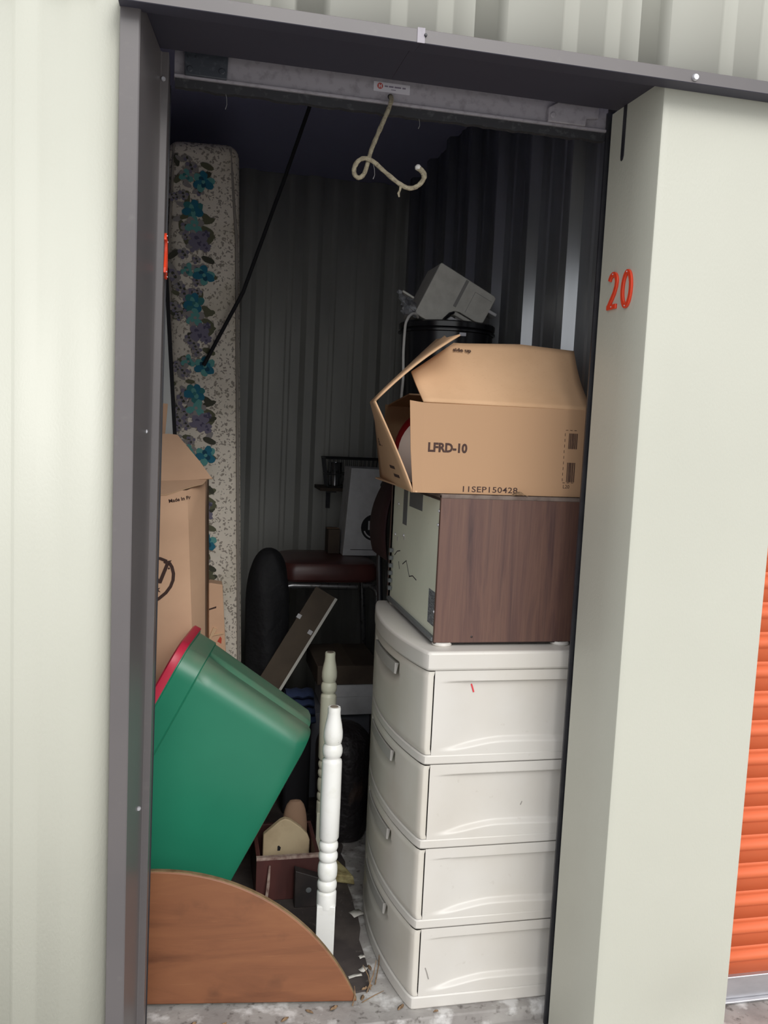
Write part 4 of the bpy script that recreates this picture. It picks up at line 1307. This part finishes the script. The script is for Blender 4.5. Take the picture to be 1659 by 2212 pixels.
def back_things():
    lump('garbage_bag', M['bag'], 'lumpy black garbage bag beside the maroon stool', 'bag', (.384, 1.625), .080, .078, .915, .0065, 5, .09)
    lump('dark_bundle', M['bundle'], 'dark lumpy bundle with painted brown glints beside the drawer cabinet', 'bundle', (.625, 1.22), .095, .12, .375, .0065, 8, .06)
    # diagonal plank with white edge
    R = thing('plank', 'brown plank with white edge leaning diagonally against the stool', 'plank', (.115, 1.53, .010))
    a, b = Vector((.150, 1.45, .006)), Vector((.583, 1.497, .753))
    ax = (b - a).normalized(); L = (b - a).length
    m = frame_mat((0, 0, 0), Vector((0.86, -.12, -.5)), ax)   # local y along the plank, local x across
    mb = MB(); mb.box(-.082, 0, -.007, .0, L, .007); mb.build('plank_face', M['plank'], R)
    mb = MB(); mb.box(.0, 0, -.008, .010, L, .008); mb.build('white_edging', M['plank_edge'], R)
    for x, y in ((-.078, L - .125), (-.012, L - .155)):
        mb = MB(); mb.box(x - .008, y - .008, .007, x + .008, y + .008, .0085); mb.build('tape_tab', M['white_card'], R)
    m.translation = (0, 0, 0)
    pts = [m @ Vector(v) for v in ((-.082, 0, -.007), (.010, 0, .008), (-.082, 0, .007), (.01, 0, -.008))]
    lo = min(p.z for p in pts)
    m.translation = Vector((.182, 1.462, .0065 - lo))
    R.matrix_world = m
    # stool
    T = Thing('vinyl_stool', 'tall stool with maroon vinyl seat and bent chrome frame', 'stool', (.64, 1.93, .006))
    mb = MB()
    for (ins, z) in ((.02, .768), (.002, .778), (0, .80), (.004, .825), (.02, .840), (.05, .846), (.12, .848)):
        pass
    rr = rrect(.40, .38, .06, 6)
    rows = []
    for k, z in ((.95, .766), (.995, .776), (1.0, .795), (.985, .820), (.93, .838), (.80, .845), (.4, .846)):
        rows.append([(.645 + x * k, 1.94 + y * k, z) for x, y in rr])
    mb.grid(rows, 0, True); n = len(rr)
    mb.f += [tuple(range(n - 1, -1, -1)), tuple(range(6 * n, 7 * n))]; mb.mi += [0, 0]
    T.part('seat', mb, M['seat'])
    def bend(p0, c, p1, r=.045):
        p0, c, p1 = Vector(p0), Vector(c), Vector(p1)
        a = c + (p0 - c).normalized() * r; b = c + (p1 - c).normalized() * r
        pts = [p0]
        for q in range(7):
            t = q / 6; pts.append(a.lerp(c, t).lerp(c.lerp(b, t), t))
        return pts + [p1]
    for y in (1.775, 2.105):
        mb = MB(); mb.tube(bend((.385, y, .0065), (.452, y, .750), (.755, y, .745)), .013, 12); T.part('leg_frame', mb, M['chrome'])
        mb = MB(); mb.tube(bend((.89, y, .0005), (.835, y, .752), (.775, y, .752)), .013, 12); T.part('leg_frame', mb, M['chrome'])
    for x, z in ((.41, .25), (.865, .25)):
        mb = MB(); mb.tube([(x, 1.775, z), (x, 2.105, z)], .009, 8); T.part('stretcher', mb, M['chrome'])
    mb = MB(); mb.tube([(.41, 1.94, .25), (.865, 1.94, .25)], .009, 8); T.part('stretcher', mb, M['chrome'])
    # white box with round emblem on the stool
    T = Thing('white_box', 'tall white cardboard box with black round emblem standing on the stool', 'box', (.80, 2.0, .847))
    mb = MB(); mb.prism([(.716, .847), (.875, .847), (.885, 1.214), (.739, 1.216)], 'Y', 1.93, 2.09); T.part('box_body', mb, M['white_card'], bevel=.003)
    ye = 1.93
    s = MB(); s.disc((.846, ye, .968), .056, 32, 0, 'Y', .0006); em = T.part('emblem', s, M['blackmat'])
    s = stroke([Vector(p) for p in arc(.846, .968, .044, .044, 200, 330, 18)], .006, .0003); s.xf(frame_mat((0, ye - .0006, 0), *FRONT)); T.part('emblem_ring', s, M['white_card'], em)
    for dx in (-.026, -.004):
        s = MB(); s.prism([(.846 + dx, .958), (.858 + dx, .958), (.868 + dx, .996), (.846 + dx, .996)], 'Y', ye - .0009, ye - .0004); T.part('emblem_bar', s, M['white_card'], em)
    s = MB(); s.box(.748, ye - .0006, .872, .868, ye, .8745); T.part('printed_line', s, M['blackmat'])
    T = Thing('brown_block', 'small dark brown box beside the white box on the stool', 'box', (.69, 2.03, .847))
    mb = MB(); mb.box(.662, 1.985, .847, .712, 2.075, .950); T.part('block_body', mb, M['brown_box'], bevel=.002)
    mb = MB(); mb.box(.661, 2.02, .9495, .713, 2.04, .9508); T.part('tape', mb, M['card_in'])
    # wall shelf, wire basket and steel cup
    T = Thing('wall_shelf', 'narrow dark shelf bracketed to the back wall under the wire basket', 'shelf', (.80, 2.45, 1.08))
    mb = MB(); mb.box(.672, 2.34, 1.083, 1.02, 2.548, 1.098); T.part('shelf_board', mb, M['brown_box'], bevel=.001)
    for x in (.73, .96):
        mb = MB(); mb.prism([(2.548, .985), (2.548, 1.083), (2.36, 1.083), (2.36, 1.075), (2.535, 1.06), (2.540, .985)], 'X', x, x + .02); T.part('bracket', mb, M['track'])
    T = Thing('wire_basket', 'dark wire basket sitting on the small back wall shelf', 'basket', (.83, 2.43, 1.098))
    def ring(z, k): return [(.845 + x * k, 2.435 + y * k, z) for x, y in rrect(.30, .17, .02, 3)]
    for z, k in ((1.101, .88), (1.16, .94), (1.234, 1.0)):
        mb = MB(); mb.tube(ring(z, k), .0026 if z < 1.2 else .004, 6, 0, True); T.part('hoop', mb, M['wire'])
    r0, r1 = ring(1.101, .88), ring(1.234, 1.0)
    for q in range(4):
        a0, a1 = Vector(r0[q * 4 + 3]), Vector(r0[(q * 4 + 4) % 16]); b0, b1 = Vector(r1[q * 4 + 3]), Vector(r1[(q * 4 + 4) % 16])
        m = 13 if q % 2 == 0 else 7
        for i in range(m + 1):
            mb = MB(); mb.tube([a0.lerp(a1, i / m), b0.lerp(b1, i / m)], .0016, 5); T.part('wire', mb, M['wire'])
    for i in range(7):
        x = .845 - .12 + .04 * i
        mb = MB(); mb.tube([(x, 2.435 - .074, 1.101), (x, 2.435 + .074, 1.101)], .0016, 5); T.part('wire', mb, M['wire'])
    mb = MB(); mb.lathe([(.024, 0), (.026, .002), (.033, .108), (.0345, .110), (.032, .110), (.024, .006), (.001, .005)], 28, (.748, 2.405, 1.104))
    tag(mb.build('steel_cup', M['steel_cup']), 'tapered steel cup standing in the wire basket', 'cup')
    # folded chair, seen edge on
    T = Thing('folding_chair', 'folded metal chair with maroon padded back behind the microwave', 'chair', (.70, 1.10, .001))
    rows = []
    for i in range(13):
        v = i / 12; z = .985 + .235 * v
        x = .690 - .014 * sin(pi * v) + .024 * v * v
        w = .018 * (1 - .5 * (2 * v - 1) ** 4)
        rows.append([(x + .7 * w * cos(2 * pi * j / 20), 1.09 + .11 * (1 - .35 * v ** 3) * (abs(sin(2 * pi * j / 20)) ** .5) * math.copysign(1, sin(2 * pi * j / 20)), z) for j in range(20)])
    mb = MB(); mb.grid(rows, 0, True); mb.f += [tuple(range(19, -1, -1)), tuple(range(240, 260))]; mb.mi += [0, 0]
    T.part('backrest', mb, M['maroon'])
    for y in (.985, 1.195):
        mb = MB(); mb.tube([(.765, y, .012), (.735, y, .60), (.712, y, .95), (.716, y, 1.20)], .010, 10); T.part('leg', mb, M['track'])
        mb = MB(); mb.tube([(.768, y + .024, .012), (.748, y + .024, .50), (.728, y + .024, .80)], .010, 10); T.part('leg', mb, M['track'])
        for x, yy in ((.765, y), (.768, y + .024)):
            mb = MB(); mb.lathe([(.012, 0), (.013, .004), (.012, .022)], 12, (x, yy, .001)); T.part('rubber_foot', mb, M['black'])
    mb = MB(); mb.tube([(.714, .985, 1.20), (.718, 1.02, 1.225), (.718, 1.16, 1.225), (.714, 1.195, 1.20)], .010, 10); T.part('top_rail', mb, M['track'])
    mb = MB(); mb.box(.738, 1.02, .42, .756, 1.17, .78); T.part('seat', mb, M['maroon'], bevel=.008)
    mb = MB(); mb.lathe([(.002, -.012), (.008, -.009), (.012, 0), (.008, .009), (.002, .012)], 16, (.700, .985, .665)); T.part('pivot_knob', mb, M['chrome'])
    mb = MB(); mb.tube([(.700, .985, .665), (.728, .985, .665)], .004, 8); T.part('pivot_pin', mb, M['chrome'])
    # stack between the stool and the drawers
    T = Thing('grey_carton', 'slate grey closed carton at the bottom of the stack behind the bundle', 'box', (.62, 1.62, .006))
    mb = MB(); mb.box(.545, 1.47, .0065, .765, 1.745, .330); T.part('carton_body', mb, M['grey_box'], bevel=.003)
    mb = MB(); mb.box(.65, 1.469, .20, .67, 1.74, .3306); T.part('tape', mb, M['label_grey'])
    T = Thing('flat_white_box', 'shallow white box in the middle of the stack behind the bundle', 'box', (.66, 1.58, .331))
    mb = MB(); mb.prism([(.59, .331), (.764, .331), (.772, .350), (.772, .440), (.59, .448)], 'Y', 1.44, 1.72); T.part('box_body', mb, M['white_card'], bevel=.003)
    mb = MB(); mb.box(.588, 1.438, .400, .774, 1.722, .4485); T.part('lid', mb, M['white_card'], bevel=.002)
    T = Thing('brown_flat_carton', 'flat dark brown carton on top of the white box in the back', 'box', (.66, 1.58, .449))
    mb = MB(); mb.prism([(.555, .449), (.790, .449), (.790, .520), (.555, .520)], 'Y', 1.43, 1.745); T.part('carton_body', mb, M['brown_box'], bevel=.003)
    mb = MB(); mb.box(.66, 1.43, .5195, .69, 1.745, .5206); T.part('tape', mb, M['plank'])
    # folded denim
    rn = random.Random(2)
    rows = []
    for i in range(9):
        rows.append([(.440 + .11 * j / 10, 1.40 + .16 * i / 8, .445 + .02 * sin(j * .8 + i) * .5 + .006 * sin(i * 2.1) - .010 * (j / 10 - .5) ** 2 - .0 * i) for j in range(11)])
    mb = MB(); mb.box(.435, 1.345, .0065, .530, 1.435, .33); 
    T = Thing('small_black_case', 'small black case under the folded denim', 'case', (.49, 1.39, .006))
    T.part('case_body', mb, M['blackmat'], bevel=.01)
    mb = MB(); mb.tube([(.46, 1.346, .27), (.46, 1.337, .29), (.51, 1.337, .29), (.51, 1.346, .27)], .004, 8); T.part('handle', mb, M['black'])
    T = Thing('folded_denim', 'folded navy blue denim on the small black case behind the tote', 'fabric', (.49, 1.393, .331))
    for k in range(4):
        mb = MB(); g = .003 * k
        rows = []
        for i in range(13):
            a = 2 * pi * i / 12
            rows.append([(.486 + (.058 - g) * x, 1.393 + (.046 - g) * cos(a) , .343 + .030 * k + .014 * sin(a) + .003 * sin(9 * x + k)) for x in (-1, -.6, -.2, .2, .6, 1)])
        mb.grid(rows)
        T.part('fold', mb, M['denim'], solid=.003)
back_things()

def rope():
    P = [(.4815, .243, 2.0775), (.4805, .230, 2.066), (.474, .222, 2.045), (.462, .216, 2.015), (.450, .212, 1.985), (.439, .212, 1.955), (.432, .212, 1.925), (.426, .214, 1.907), (.416, .215, 1.900), (.4075, .215, 1.906), (.406, .212, 1.918), (.413, .208, 1.931), (.426, .204, 1.9365), (.443, .204, 1.932), (.462, .205, 1.919), (.486, .206, 1.903), (.506, .207, 1.892), (.522, .207, 1.888), (.537, .208, 1.893), (.549, .208, 1.905), (.552, .207, 1.917), (.545, .206, 1.926), (.538, .206, 1.930)]
    V = [Vector(p) for p in P]
    pts = []
    for i in range(len(V) - 1):
        p0 = V[max(i - 1, 0)]; p1 = V[i]; p2 = V[i + 1]; p3 = V[min(i + 2, len(V) - 1)]
        for q in range(5):
            t = q / 5
            pts.append(.5 * ((2 * p1) + (p2 - p0) * t + (2 * p0 - 5 * p1 + 4 * p2 - p3) * t * t + (3 * p1 - 3 * p2 + p3 - p0) * t ** 3))
    pts.append(V[-1])
    rn = random.Random(1)
    rr = [.0046 + rn.uniform(-.0005, .0005) + (.0012 if i > len(pts) - 14 else 0) for i in range(len(pts))]
    T = Thing('pull_rope', 'frayed cream pull rope looping down from the raised door bar', 'rope', (.4815, .243, 2.0775))
    mb = MB(); mb.tube(pts, rr, 10); T.part('cord', mb, M['rope'])
    e = V[-1]
    mb = MB(); mb.lathe([(.001, -.006), (.006, -.003), (.0068, .002), (.004, .006), (.001, .007)], 10, tuple(e)); T.part('frayed_end', mb, M['cord'])
    mb = MB(); mb.tube([(.503, .206, 1.890), (.502, .206, 1.882), (.499, .206, 1.875), (.501, .206, 1.868)], [.003, .0022, .0028, .0016], 6); T.part('frayed_tuft', mb, M['rope'])
    for i, (p, l) in enumerate((((.1475, .246, 2.044), .032), ((.546, .246, 2.043), .022), ((.446, .203, 1.925), .028))):
        mb = MB(); x, y, z = p
        mb.tube([(x - .003, y, z + .002), (x, y, z - l * .3), (x + .001, y, z - l * .7), (x - .002, y, z - l)], [.0004, .0006, .0006, .0009], 5)
        tag(mb.build('cobweb_strand', M['web']), ('thin dusty cobweb strand hanging from the door seal' if i < 2 else 'thin dusty cobweb strand hanging from the pull rope'), 'cobweb', 'cobweb strands under the door' if i < 2 else None)
rope()
